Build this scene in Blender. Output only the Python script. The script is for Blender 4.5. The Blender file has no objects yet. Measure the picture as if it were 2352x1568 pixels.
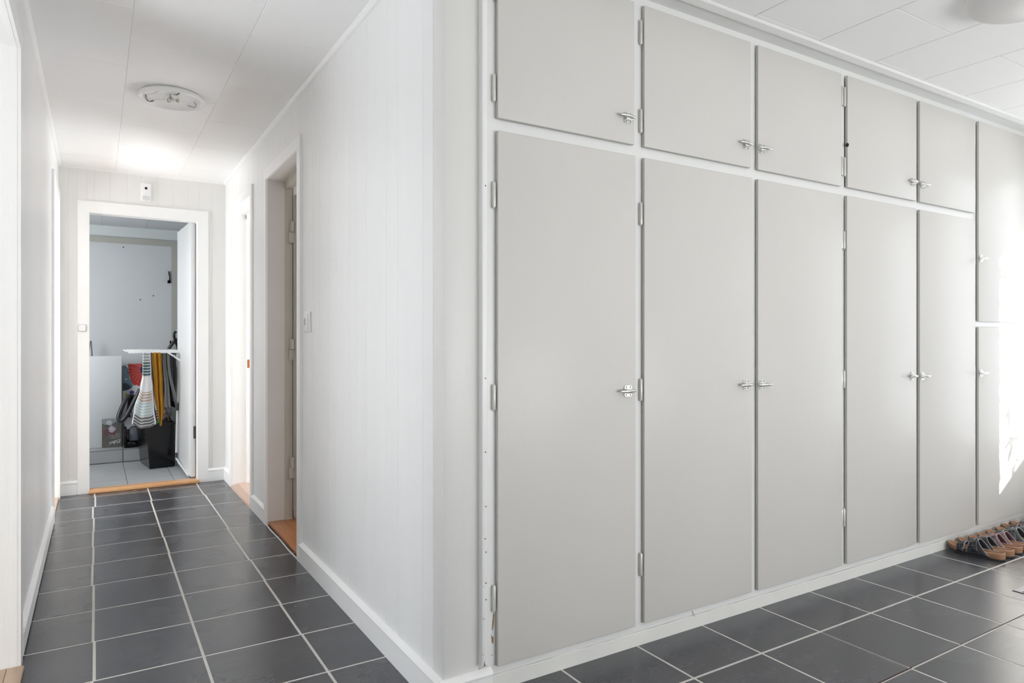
import bpy, bmesh, math, random
from mathutils import Vector
random.seed(7)
SC = bpy.context.scene
COL = SC.collection

# ------------------------------------------------------------------ camera
CAM_H = 1.14
YAW = math.atan(955 / 1553)
cd = bpy.data.cameras.new('camera'); cam = bpy.data.objects.new('camera', cd); COL.objects.link(cam)
cd.sensor_fit = 'HORIZONTAL'; cd.sensor_width = 36.0
cd.lens = 36.0 * 1553 / 2352
cd.shift_y = -4 / 2352
cd.clip_start = 0.02
cam.location = (0, 0, CAM_H); cam.rotation_euler = (math.pi / 2, 0, -YAW)
SC.camera = cam

# ------------------------------------------------------------------ world, sun, lights, exposure
w = bpy.data.worlds.new('world'); SC.world = w; w.use_nodes = True
bg = w.node_tree.nodes['Background']
bg.inputs[0].default_value = (0.86, 0.93, 1.0, 1); bg.inputs[1].default_value = 1.25

def area(name, loc, look, sx, sy, power, col=(1, 1, 1)):
    d = bpy.data.lights.new(name, 'AREA'); d.shape = 'RECTANGLE'; d.size = sx; d.size_y = sy
    d.energy = power; d.color = col
    o = bpy.data.objects.new(name, d); COL.objects.link(o); o.location = loc
    o.rotation_euler = Vector(look).to_track_quat('-Z', 'Z').to_euler()
    return o

sd = bpy.data.lights.new('sun', 'SUN'); sd.energy = 34.0; sd.angle = math.radians(.8); sd.color = (1, .96, .9)
so = bpy.data.objects.new('sun', sd); COL.objects.link(so)
so.rotation_euler = Vector((-1, 1.6, -.57)).to_track_quat('-Z', 'Z').to_euler()
area('fill_light_back', (3.0, -2.38, .75), (.1, 1, .95), 3.0, 1.1, 67, (1, .992, .98))  # unseen fill light added behind the camera to even out the room
area('window_light_porch', (5.0, 1.54, 1.35), (-1, 0, 0), 1.6, .60, 1.6, (.95, .97, 1))
area('window_light_left_room', (-2.4, 2.6, .55), (1, -.05, .9), .9, 1.5, 48, (.86, .93, 1))
area('window_light_bedroom', (3.3, 5.2, .6), (-1, 0, .55), .9, 1.5, 60, (.87, .94, 1))
area('fill_light_near_right_room', (2.85, 4.0, .7), (-1, -.1, .5), 1.2, 1.4, 27, (.95, .97, 1))  # added fill, shines up through the doorway to brighten the hall ceiling
area('fill_light_far_left_room', (-2.4, 5.2, .6), (1, 0, .6), .9, 1.4, 60, (.88, .94, 1))  # added fill, brightens the far end of the hall through the doorway
area('fill_light_laundry', (-1.12, 6.45, 1.55), (1, .55, -.12), .7, 1.1, 28, (.97, .985, 1))  # fill light added inside the laundry, out of view
SC.view_settings.view_transform = 'Standard'; SC.view_settings.look = 'None'
SC.view_settings.gamma = 1.0; SC.view_settings.use_curve_mapping = False
SC.view_settings.exposure = 0.36
SC.cycles.max_bounces = 14; SC.cycles.diffuse_bounces = 12; SC.cycles.glossy_bounces = 3
SC.cycles.caustics_reflective = False; SC.cycles.caustics_refractive = False
SC.cycles.sample_clamp_indirect = 6.0

# ------------------------------------------------------------------ materials
def mat(name, col, rough=.5, var=0.0, vscale=6.0, col2=None, bump=0.0, bscale=200.0, metal=0.0, stretch=(1, 1, 1), spec=.5, rvar=0.0, detail=4.0, rnd=0.0, coat=0.0):
    m = bpy.data.materials.new(name); m.use_nodes = True
    nt = m.node_tree; N = nt.nodes; L = nt.links; b = N['Principled BSDF']
    b.inputs['Base Color'].default_value = (*col, 1); b.inputs['Roughness'].default_value = rough
    b.inputs['Metallic'].default_value = metal; b.inputs['Specular IOR Level'].default_value = spec
    b.inputs['Coat Weight'].default_value = coat; b.inputs['Coat Roughness'].default_value = .15
    tc = N.new('ShaderNodeTexCoord'); mp = N.new('ShaderNodeMapping'); L.new(tc.outputs['Object'], mp.inputs['Vector'])
    mp.inputs['Scale'].default_value = stretch
    if rnd:
        oi = N.new('ShaderNodeObjectInfo'); ma = N.new('ShaderNodeVectorMath'); ma.operation = 'SCALE'
        co = N.new('ShaderNodeCombineXYZ')
        for k in range(3): L.new(oi.outputs['Random'], co.inputs[k])
        L.new(co.outputs[0], ma.inputs[0]); ma.inputs['Scale'].default_value = 37.0 * rnd
        L.new(ma.outputs[0], mp.inputs['Location'])
    if col2 is None and var > 0: col2 = tuple(max(0, c * (1 - var)) for c in col)
    if col2 is not None:
        n = N.new('ShaderNodeTexNoise'); n.inputs['Scale'].default_value = vscale; n.inputs['Detail'].default_value = detail
        n.inputs['Roughness'].default_value = .6
        L.new(mp.outputs[0], n.inputs['Vector'])
        r = N.new('ShaderNodeValToRGB'); r.color_ramp.elements[0].position = .22; r.color_ramp.elements[1].position = .78
        r.color_ramp.elements[0].color = (*col2, 1); r.color_ramp.elements[1].color = (*col, 1)
        L.new(n.outputs['Fac'], r.inputs[0]); L.new(r.outputs[0], b.inputs['Base Color'])
        if rvar:
            mr = N.new('ShaderNodeMapRange'); mr.inputs['To Min'].default_value = rough - rvar; mr.inputs['To Max'].default_value = rough + rvar
            L.new(n.outputs['Fac'], mr.inputs['Value']); L.new(mr.outputs[0], b.inputs['Roughness'])
    if bump:
        n2 = N.new('ShaderNodeTexNoise'); n2.inputs['Scale'].default_value = bscale; n2.inputs['Detail'].default_value = 3
        L.new(mp.outputs[0], n2.inputs['Vector'])
        bp = N.new('ShaderNodeBump'); bp.inputs['Strength'].default_value = bump; bp.inputs['Distance'].default_value = .002
        L.new(n2.outputs['Fac'], bp.inputs['Height']); L.new(bp.outputs[0], b.inputs['Normal'])
    return m

MW = mat('white_wall_paint', (.87, .868, .86), .42, var=.04, vscale=2.5, bump=.25, bscale=40, stretch=(6, 6, .6))
MWEND = mat('warm_wall_paint', (.80, .79, .772), .45, var=.03, vscale=2.5, bump=.2, bscale=40, stretch=(6, 6, .6))
MWALLR = mat('satin_wall_paint', (.835, .837, .832), .34, var=.035, vscale=2.0, bump=.25, bscale=40, stretch=(6, 6, .5))
MPOST = mat('post_paint', (.765, .758, .735), .4, var=.03, vscale=3.0, bump=.2, bscale=40, stretch=(6, 6, .5))
MTRIM = mat('white_gloss_trim', (.885, .885, .878), .33, var=.03, vscale=5, bump=.12, bscale=60)
MCEIL = mat('ceiling_board_paint', (.92, .917, .912), .7, var=.012, vscale=3, bump=.25, bscale=260, rnd=1)
MCEILB = mat('ceiling_joint_shadow', (.60, .59, .57), .8, var=.05)
MDOOR = mat('greige_cabinet_paint', (.668, .652, .622), .36, var=.025, vscale=3, bump=.14, bscale=150, stretch=(1, 1, .45), spec=.35)
MDOORE = mat('cabinet_edge_shade', (.53, .52, .49), .4, var=.05, vscale=8)  # door tone darkened for the edges, their shade put into the colour
MFRAME = mat('cabinet_frame_paint', (.81, .813, .80), .36, var=.03, vscale=4, bump=.15, bscale=50)
MPLINTH = mat('plinth_paint', (.80, .80, .765), .45, var=.06, vscale=7, bump=.3, bscale=30)
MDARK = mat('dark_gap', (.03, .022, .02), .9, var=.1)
MRUST = mat('rusty_gap', (.07, .03, .025), .8, var=.5, vscale=30)
MTILE = mat('charcoal_tile', (.066, .067, .077), .27, col2=(.034, .035, .043), vscale=2.6, bump=.13, bscale=150, rvar=.06, detail=2.5, rnd=1, spec=.85)
def grain(m, scale, amt, amt2):   # fine mineral flecks multiplied over the tile colour
    nt = m.node_tree; N = nt.nodes; L = nt.links; b = N['Principled BSDF']; mp = N['Mapping']
    src = b.inputs['Base Color'].links[0].from_socket
    n = N.new('ShaderNodeTexNoise'); n.inputs['Scale'].default_value = scale; n.inputs['Detail'].default_value = 6; n.inputs['Roughness'].default_value = .75
    mp2 = N.new('ShaderNodeMapping'); mp2.inputs['Scale'].default_value = (.45, 1.3, 1); L.new(mp.outputs[0], mp2.inputs['Vector']); L.new(mp2.outputs[0], n.inputs['Vector'])
    r = N.new('ShaderNodeMapRange'); r.inputs['From Min'].default_value = .3; r.inputs['From Max'].default_value = .7; r.inputs['To Min'].default_value = amt; r.inputs['To Max'].default_value = amt2
    L.new(n.outputs['Fac'], r.inputs['Value'])
    mx = N.new('ShaderNodeMix'); mx.data_type = 'RGBA'; mx.blend_type = 'MULTIPLY'; mx.inputs[0].default_value = 1
    L.new(src, mx.inputs[6]); L.new(r.outputs[0], mx.inputs[7]); L.new(mx.outputs[2], b.inputs['Base Color'])
grain(MTILE, 22, .74, 1.28)
MGROUT = mat('pale_grout', (.66, .64, .60), .75, var=.12, vscale=12)
MCHROME = mat('nickel_metal', (.78, .77, .75), .28, var=.05, vscale=30, metal=1.0)
MHINGE = mat('painted_hinge', (.72, .72, .68), .28, var=.06, vscale=40, metal=.25)
MPLASTIC = mat('white_plastic', (.84, .84, .83), .3, var=.01)
MPLASTICG = mat('grey_plastic', (.55, .56, .56), .4, var=.03)
MBLACK = mat('black_plastic', (.008, .008, .009), .18, var=.15, vscale=10, spec=.35)
MWOODO = mat('varnished_orange_wood', (.47, .20, .075), .3, col2=(.30, .11, .04), vscale=4, stretch=(14, 2, 6), bump=.1, bscale=30)
MWOODP = mat('pale_oak', (.52, .385, .27), .4, col2=(.42, .28, .18), vscale=4, stretch=(14, 2, 6), bump=.1, bscale=30)
MWOODPX = mat('pale_oak_crosswise', (.70, .40, .19), .4, col2=(.55, .28, .12), vscale=4, stretch=(2, 14, 6), bump=.1, bscale=30)
MJAMB = mat('greyed_jamb_paint', (.68, .67, .645), .45, var=.05, vscale=6, bump=.15, bscale=50)
MBEIGE = mat('beige_old_paint', (.52, .49, .43), .4, var=.05, vscale=6)
MGREENG = mat('grey_green_paint', (.28, .28, .245), .45, var=.05, vscale=6)
MLTILE = mat('pale_grey_tile', (.42, .43, .44), .4, var=.12, vscale=6, rnd=1, bump=.1, bscale=60)
MLGROUT = mat('dark_grout', (.11, .115, .12), .85, var=.3)
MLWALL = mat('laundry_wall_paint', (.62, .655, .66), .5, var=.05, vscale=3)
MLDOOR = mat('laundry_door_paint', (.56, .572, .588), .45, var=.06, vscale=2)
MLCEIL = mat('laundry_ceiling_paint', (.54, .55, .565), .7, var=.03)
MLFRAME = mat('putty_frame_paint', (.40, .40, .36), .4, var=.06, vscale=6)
MBROWNH = mat('brown_hinge_metal', (.11, .075, .07), .5, var=.3, vscale=60)

# ------------------------------------------------------------------ mesh helpers
class M:
    def __init__(s): s.v = []; s.f = []; s.mi = []
    def add(s, vs, fs, mi=0):
        o = len(s.v); s.v += [tuple(v) for v in vs]; s.f += [tuple(i + o for i in f) for f in fs]; s.mi += [mi] * len(fs); return s
    def box(s, a, b, mi=0):
        x0, y0, z0 = (min(a[i], b[i]) for i in range(3)); x1, y1, z1 = (max(a[i], b[i]) for i in range(3))
        v = [(x0, y0, z0), (x1, y0, z0), (x1, y1, z0), (x0, y1, z0), (x0, y0, z1), (x1, y0, z1), (x1, y1, z1), (x0, y1, z1)]
        return s.add(v, [(0, 3, 2, 1), (4, 5, 6, 7), (0, 1, 5, 4), (1, 2, 6, 5), (2, 3, 7, 6), (3, 0, 4, 7)], mi)
    def bbox(s, a, b, c=.002, mi=0):   # box with chamfered edges
        x0, y0, z0 = (min(a[i], b[i]) for i in range(3)); x1, y1, z1 = (max(a[i], b[i]) for i in range(3))
        bm = bmesh.new(); bmesh.ops.create_cube(bm, size=1)
        for v in bm.verts: v.co = ((x0 + x1) / 2 + v.co.x * (x1 - x0), (y0 + y1) / 2 + v.co.y * (y1 - y0), (z0 + z1) / 2 + v.co.z * (z1 - z0))
        bmesh.ops.bevel(bm, geom=bm.edges[:] + bm.verts[:], offset=c, segments=2, profile=.5, affect='EDGES')
        bm.verts.index_update()
        s.add([v.co[:] for v in bm.verts], [[v.index for v in f.verts] for f in bm.faces], mi); bm.free(); return s
    def prism(s, pts, ax, lo, hi, mi=0):   # polygon in the two other axes, extruded along ax
        def mk(p, h):
            return (h, p[0], p[1]) if ax == 0 else ((p[0], h, p[1]) if ax == 1 else (p[0], p[1], h))
        n = len(pts); v = [mk(p, lo) for p in pts] + [mk(p, hi) for p in pts]
        f = [tuple(range(n))[::-1], tuple(range(n, 2 * n))] + [(i, (i + 1) % n, n + (i + 1) % n, n + i) for i in range(n)]
        return s.add(v, f, mi)
    def tube(s, path, r, n=10, mi=0, caps=True):
        P = [Vector(p) for p in path]; m = len(P); R = r if isinstance(r, (list, tuple)) else [r] * m
        vs = []; up = None
        for i, p in enumerate(P):
            t = (P[min(i + 1, m - 1)] - P[max(i - 1, 0)]).normalized()
            if up is None: up = Vector((0, 0, 1)) if abs(t.z) < .9 else Vector((1, 0, 0))
            a = (up - t * up.dot(t)).normalized(); b = t.cross(a); up = a
            for k in range(n):
                q = 2 * math.pi * k / n; vs.append(p + (a * math.cos(q) + b * math.sin(q)) * R[i])
        fs = [(i * n + k, i * n + (k + 1) % n, (i + 1) * n + (k + 1) % n, (i + 1) * n + k) for i in range(m - 1) for k in range(n)]
        if caps: fs += [tuple(range(n))[::-1], tuple(range((m - 1) * n, m * n))]
        return s.add(vs, fs, mi)
    def lathe(s, prof, c, n=48, mi=0, axis=2, close=False):
        vs = []; 
        for r, h in prof:
            for k in range(n):
                q = 2 * math.pi * k / n; u, v = r * math.cos(q), r * math.sin(q)
                vs.append((c[0] + u, c[1] + v, c[2] + h) if axis == 2 else ((c[0] + u, c[1] + h, c[2] + v) if axis == 1 else (c[0] + h, c[1] + u, c[2] + v)))
        m = len(prof)
        fs = [(i * n + k, i * n + (k + 1) % n, (i + 1) * n + (k + 1) % n, (i + 1) * n + k) for i in range(m - 1) for k in range(n)]
        return s.add(vs, fs, mi)
    def grid(s, fn, nu, nv, mi=0, wrap=False):
        vs = [fn(i / nu, j / nv) for i in range(nu + 1) for j in range(nv + 1)]
        fs = [(i * (nv + 1) + j, (i + 1) * (nv + 1) + j, (i + 1) * (nv + 1) + j + 1, i * (nv + 1) + j + 1) for i in range(nu) for j in range(nv)]
        return s.add(vs, fs, mi)

def world(o):
    v = Vector((0, 0, 0))
    while o: v += o.location; o = o.parent
    return v

def obj(name, m, mats, parent=None, smooth=None, label=None, cat=None, group=None, kind=None, solid=0, loc=None, fixn=False, sub=0):
    me = bpy.data.meshes.new(name)
    off = world(parent) if parent else Vector((0, 0, 0))
    if loc is not None: off = Vector(loc)
    me.from_pydata([tuple(Vector(v) - off) for v in m.v], [], m.f)
    if not isinstance(mats, (list, tuple)): mats = [mats]
    for x in mats: me.materials.append(x)
    me.polygons.foreach_set('material_index', m.mi)
    me.validate()
    if fixn:
        bm = bmesh.new(); bm.from_mesh(me); bmesh.ops.remove_doubles(bm, verts=bm.verts, dist=1e-5); bmesh.ops.recalc_face_normals(bm, faces=bm.faces); bm.to_mesh(me); bm.free()
    if smooth:
        me.polygons.foreach_set('use_smooth', [True] * len(me.polygons)); me.set_sharp_from_angle(angle=math.radians(smooth))
    me.update()
    o = bpy.data.objects.new(name, me); COL.objects.link(o)
    if parent:
        o.parent = parent
        if loc is not None: o.location = Vector(loc) - world(parent)
    elif loc is not None: o.location = loc
    if solid:
        md = o.modifiers.new('thickness', 'SOLIDIFY'); md.thickness = solid; md.offset = 0
    if sub:
        md = o.modifiers.new('sub', 'SUBSURF'); md.levels = sub; md.render_levels = sub
    props(o, label, cat, group, kind)
    return o

def props(o, label=None, cat=None, group=None, kind=None):
    if label: o['label'] = label
    if cat: o['category'] = cat
    if group: o['group'] = group
    if kind: o['kind'] = kind

def thing(name, loc, label=None, cat=None, group=None, kind=None):
    o = bpy.data.objects.new(name, None); COL.objects.link(o); o.location = loc; o.empty_display_size = .05
    props(o, label, cat, group, kind); return o

def struct(name, m, mats, label=None, **k): return obj(name, m, mats, kind='structure', label=label, **k)

def wallX(m, x0, x1, y0, y1, z1, holes):   # wall slab with normal along X; holes = (ya, yb, ztop, zbottom)
    ys = y0
    for a, b, zt, *zb in sorted(holes):
        if a > ys: m.box((x0, ys, 0), (x1, a, z1))
        m.box((x0, a, zt), (x1, b, z1))
        if zb and zb[0] > 0: m.box((x0, a, 0), (x1, b, zb[0]))
        ys = b
    if ys < y1: m.box((x0, ys, 0), (x1, y1, z1))
    return m
def wallY(m, y0, y1, x0, x1, z1, holes):
    xs = x0
    for a, b, zt, *zb in sorted(holes):
        if a > xs: m.box((xs, y0, 0), (a, y1, z1))
        m.box((a, y0, zt), (b, y1, z1))
        if zb and zb[0] > 0: m.box((a, y0, 0), (b, y1, zb[0]))
        xs = b
    if xs < x1: m.box((xs, y0, 0), (x1, y1, z1))
    return m

H = 2.42
XL, XR, YE, YW = -.235, .90, 5.93, 1.905     # hall left / right wall faces, end wall face, wardrobe frame face
# door openings
D1 = (2.0, 2.885, 2.15)      # near left
D2 = (5.10, 5.80, 2.13)      # far left
D3 = (-.044, .69, 2.085)     # end wall, to the laundry
D4 = (4.83, 5.60, 2.115)     # far right
D5 = (3.573, 4.33, 2.125)    # near right

# ------------------------------------------------------------------ floor
P = .346
floor = struct('floor', M().box((-.33, -2.45, -.06), (5.0, 6.0, -.0009)), MGROUT, label='charcoal tiled floor of the hall and passage')
def clip(a, b, lo, hi): return max(a, lo), min(b, hi)
tcache = {}
def tile(parent, name, x0, x1, y0, y1, z0, z1, mt, cache, ch=.0007):
    k = (round(x1 - x0, 3), round(y1 - y0, 3))
    if k not in cache:
        a, b = (x1 - x0) / 2, (y1 - y0) / 2; t = z1 - z0; m = M(); c = ch
        v = [(-a, -b, -t), (a, -b, -t), (a, b, -t), (-a, b, -t), (-a, -b, -c), (a, -b, -c), (a, b, -c), (-a, b, -c), (-a + c, -b + c, 0), (a - c, -b + c, 0), (a - c, b - c, 0), (-a + c, b - c, 0)]
        f = [(0, 1, 5, 4), (1, 2, 6, 5), (2, 3, 7, 6), (3, 0, 4, 7), (4, 5, 9, 8), (5, 6, 10, 9), (6, 7, 11, 10), (7, 4, 8, 11), (8, 9, 10, 11)]
        me = bpy.data.meshes.new(name); me.from_pydata(v, [], f); me.materials.append(mt); me.update(); cache[k] = me
    o = bpy.data.objects.new(name, cache[k]); COL.objects.link(o); o.parent = parent
    o.location = Vector(((x0 + x1) / 2, (y0 + y1) / 2, z1)) - world(parent)
    return o
ys = [1.274 + P * k for k in range(-11, 15)]
xs = [-.013 + P * k for k in range(-1, 16)]
jit = {}
for r in range(len(ys) - 1):
    y0, y1 = ys[r] + .0050, ys[r + 1] - .0050
    if y1 > 5.93: y1 = 5.93
    for c in range(len(xs) - 1):
        jl = random.choice([-.006, -.003, 0, 0, .003, .007]) if c in (1,) and y0 > 2 else (random.choice([-.003, 0, .003]) if c in (2, 3) and y0 > 2 else 0)
        jit[(r, c)] = jl
        jr = 0
    for c in range(len(xs) - 1):
        x0 = xs[c] + .0048 + jit[(r, c)]; x1 = xs[c + 1] - .0048 + jit.get((r, c + 1), 0)
        if y0 > YW - .02:
            x0, x1 = clip(x0, x1, -.235, .91); yy0, yy1 = y0, y1
        elif y1 > 1.90 and x1 > .95:
            x0, x1 = clip(x0, x1, -.235, 4.93); yy0, yy1 = y0, 1.902
            if x0 < .9:
                pass
        else:
            x0, x1 = clip(x0, x1, -.235, 4.93); yy0, yy1 = y0, y1
        if x1 - x0 < .02 or yy1 - yy0 < .02: continue
        tile(floor, 'tile', x0, x1, yy0, yy1, -.009, 0, MTILE, tcache)
g = M().box((2.4075, 1.283, -.0026), (2.4100, 1.612, -.0004)).box((1.60, 1.2735, -.0026), (2.4155, 1.2785, -.0004)).box((2.412, 1.2755, -.0026), (4.9, 1.2780, -.0004))
obj('open_joint', g, MRUST, floor, label='dark open crack where grout is missing')
m = M(); m.bbox((3.546, 1.352, -.001), (3.70, 1.424, .0035), .001); m.box((3.60, 1.375, .0035), (3.655, 1.392, .0040), 1)
m.lathe([(.004, .0042), (.003, .0052), (0.0005, .0054)], (3.558, 1.388, 0), 10, 1)
hp = thing('floor_hatch_handle', (3.62, 1.39, 0), 'flat metal lifting plate set in the floor tiles near the sandals', 'floor plate')
obj('plate', m, [mat('brushed_floor_metal', (.36, .36, .37), .5, var=.1, vscale=40, metal=.8), MDARK], hp)
m = M().box((3.543, 1.349, -.002), (3.703, 1.427, .0006)); obj('plate_rim', m, MDARK, hp)

# ------------------------------------------------------------------ ceiling
ceil = struct('ceiling', M().box((-.33, -2.45, H + .006), (5.0, 6.0, H + .08)), MCEILB, label='white painted board ceiling laid in staggered rows')
cx = [-.235, .123, .553] + [.553 + .417 * k for k in range(1, 11)] + [4.93]
ev = [-2.59, -1.97, -1.35, -.73, -.11, .51, 1.135, 1.76, 2.38, 2.99, 3.638, 4.29, 4.92, 5.57, 6.2]
od = [-2.9, -2.28, -1.66, -1.04, -.42, .20, .82, 1.447, 2.07, 2.69, 3.326, 3.966, 4.62, 5.26, 5.93]
pc = {}
def panel(x0, x1, y0, y1):
    g_ = .0003 if x0 < .9 else .0020
    k = (round(x1 - x0, 3), round(y1 - y0, 3), g_)
    if k not in pc:
        a, b = (x1 - x0) / 2 - g_, (y1 - y0) / 2 - .0009; c = .003; c2 = .0018
        v = [(-a, -b, .005), (a, -b, .005), (a, b, .005), (-a, b, .005), (-a, -b, .002), (a, -b, .002), (a, b, .002), (-a, b, .002), (-a + c, -b + c2, 0), (a - c, -b + c2, 0), (a - c, b - c2, 0), (-a + c, b - c2, 0)]
        f = [(0, 4, 5, 1), (1, 5, 6, 2), (2, 6, 7, 3), (3, 7, 4, 0), (4, 8, 9, 5), (5, 9, 10, 6), (6, 10, 11, 7), (7, 11, 8, 4), (11, 10, 9, 8)]
        me = bpy.data.meshes.new('ceiling_panel'); me.from_pydata(v, [], f); me.materials.append(MCEIL); me.update(); pc[k] = me
    o = bpy.data.objects.new('ceiling_panel', pc[k]); COL.objects.link(o); o.parent = ceil; o.location = ((x0 + x1) / 2, (y0 + y1) / 2, H)
for c in range(len(cx) - 1):
    L_ = ev if c % 2 == 0 else od
    x0, x1 = cx[c], cx[c + 1]
    for a, b in zip(L_[:-1], L_[1:]):
        hi = YE if x0 < .9 else 1.84
        a, b = max(a, -2.4), min(b, hi)
        if b - a < .03: continue
        if c == 2 and b > 1.84:   # hall strip narrower than the room strip
            if a < 1.84: panel(x0, .97, a, 1.84); panel(x0, .90, 1.84, b)
            else: panel(x0, .90, a, b)
        else: panel(x0, x1, a, b)

# ------------------------------------------------------------------ walls
wl = struct('wall_left', wallX(M(), XL - .10, XL - .0016, -2.4, 5.93, H + .01, [D1, D2]), MW)
wr = struct('wall_right', wallX(M(), XR + .0016, XR + .095, 1.93, 5.93, H + .01, [D5, D4]), MWALLR)
we = struct('wall_end', wallY(M(), YE + .0016, YE + .08, -.34, 1.0, H + .01, [D3]), MWEND)
def plankX(parent, x0, x1, gs, zlo, zhi, mt):
    for a, b in zip(gs[:-1], gs[1:]):
        m = M(); a += .0005; b -= .0005; d = x1; s = .0014 * (1 if x1 > x0 else -1)
        m.add([(x0, a, zlo), (x0, b, zlo), (x0, b, zhi), (x0, a, zhi), (d - s, a, zlo), (d - s, b, zlo), (d - s, b, zhi), (d - s, a, zhi), (d, a + .0012, zlo), (d, b - .0012, zlo), (d, b - .0012, zhi), (d, a + .0012, zhi)],
              [(0, 4, 7, 3), (1, 2, 6, 5), (4, 8, 11, 7), (5, 6, 10, 9), (8, 9, 10, 11), (3, 7, 11, 10, 6, 2), (0, 1, 5, 9, 8, 4)])
        obj('wall_board', m, mt, parent, fixn=True)
def plankY(parent, y0, y1, gs, zlo, zhi, mt):
    for a, b in zip(gs[:-1], gs[1:]):
        m = M(); a += .0005; b -= .0005; d = y1; s = .0014 * (1 if y1 > y0 else -1)
        m.add([(a, y0, zlo), (b, y0, zlo), (b, y0, zhi), (a, y0, zhi), (a, d - s, zlo), (b, d - s, zlo), (b, d - s, zhi), (a, d - s, zhi), (a + .0012, d, zlo), (b - .0012, d, zlo), (b - .0012, d, zhi), (a + .0012, d, zhi)],
              [(0, 4, 7, 3), (1, 2, 6, 5), (4, 8, 11, 7), (5, 6, 10, 9), (8, 9, 10, 11), (3, 7, 11, 10, 6, 2), (0, 1, 5, 9, 8, 4)])
        obj('wall_board', m, mt, parent, fixn=True)
plankX(wr, XR + .006, XR, [1.936, 2.015, 2.226, 2.339, 2.553, 2.665, 2.773, 2.93, 3.04, 3.194, 3.322, 3.426, 3.56], .0, H, MWALLR)
plankX(wr, XR + .006, XR, [3.56, 3.72, 3.86, 4.02, 4.20, 4.345], 2.14, H, MWALLR)
plankX(wr, XR + .006, XR, [4.345, 4.45, 4.62, 4.815], 0, H, MWALLR)
plankX(wr, XR + .006, XR, [4.815, 4.98, 5.15, 5.30, 5.46, 5.615], 2.13, H, MWALLR)
plankX(wr, XR + .006, XR, [5.615, 5.78, 5.940], 0, H, MWALLR)
plankX(wl, XL - .006, XL, [2.90, 3.05, 3.26, 3.40, 3.62, 3.74, 3.96, 4.10, 4.31, 4.45, 4.66, 4.80, 4.95, 5.085], 0, H, MWALLR)
plankX(wl, XL - .006, XL, [5.085, 5.30, 5.50, 5.68, 5.815], 2.14, H, MW)
plankX(wl, XL - .006, XL, [5.815, 5.940], 0, H, MW)
plankX(wl, XL - .006, XL, [1.985, 2.2, 2.42, 2.65, 2.90], 2.16, H, MW)
plankY(we, YE + .006, YE, [-.243, -.174, -.118, -.06], 0, H, MWEND)
plankY(we, YE + .006, YE, [-.06, -.011, .09, .201, .30, .41, .51, .62, .705], 2.10, H, MWEND)
plankY(we, YE + .006, YE, [.705, .80, .910], 0, H, MWEND)

# passage / room shell behind the camera (window openings let the daylight in)
struct('wall_back', wallY(M(), -2.5, -2.4, -.34, 5.03, H + .01, [(.6, 4.4, 2.2, .15)]), MW)
struct('wall_porch', wallX(M(), 4.93, 5.03, -2.4, 2.6, H + .01, [(1.08, 1.85, 2.15, .465)]), MW)
struct('trim_6', M().box((5.03, .2, 2.165), (5.50, 3.2, 2.30)), MW, label='eave outside the porch window')
struct('wall_sun_block', M().box((-.5, -6.4, -.2), (8.0, -6.0, 3.9)), MW, label='unseen wall added to block the sun at the back opening')  # added out of view to keep direct sun off the cupboards
random.seed(11); m = M()
for k in range(1500):
    q = random.random(); c = Vector((6.0 + random.uniform(-.35, .35), -.72 + abs(random.gauss(0, .15)) + .05 * math.sin(17 * q) + .05 * math.sin(41 * q), .2 + 3.2 * q))
    a = Vector((random.uniform(-1, 1), random.uniform(-.4, 1), random.uniform(-.2, 1))).normalized() * .085; b_ = a.cross(Vector((random.random(), random.random(), random.random()))).normalized() * .024
    m.add([c - a, c + b_, c + a, c - b_], [(0, 1, 2, 3)])
m.tube([(6.0, -.52, -.05), (6.0, -.52, 3.3)], .02, 6)
obj('shrub', m, mat('leaf_green', (.06, .12, .03), .6, var=.3), kind='stuff', label='feathery shrub outside the porch window')
# post at the end of the hall wall and its mouldings
post = struct('wall_corner', M().bbox((XR, 1.863, 0), (1.024, 1.935, H + .01), .004).box((XR + .01, 1.90, 0), (1.075, 1.935, H + .01)), MPOST, label='painted end post of the board wall', smooth=40)
m = M(); m.bbox((1.022, 1.838, .122), (1.0405, 1.93, H), .0025)
strip = struct('trim_1', m, MTRIM, label='narrow white strip with nail holes between post and cabinets', smooth=40)
m = M()
for z in (1.62, 1.02, .79, .62, .52, .478, .382, .33): m.lathe([(.0022, 0), (.0016, -.0006), (.0002, -.0008)], (1.034 + random.uniform(-.002, .002), 1.838, z), 8, 0, axis=1)
obj('nail_hole', m, MDARK, strip, label='small dark nail holes')['kind'] = 'stuff'
m = M()
for z0, z1, x0, x1 in ((.124, .140, 1.027, 1.032), (.27, .273, 1.023, 1.031), (.37, .372, 1.0225, 1.027), (.123, .126, 1.0225, 1.039), (.16, .162, 1.022, 1.028)):
    m.prism([(x0, z0), (x1, z0 + .002), ((x0 + x1) / 2, z1)], 1, 1.8374, 1.8385)
obj('paint_chip', m, mat('bare_wood', (.23, .15, .10), .7, var=.3, vscale=80), strip, label='chipped paint showing bare wood')['kind'] = 'stuff'

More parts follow.
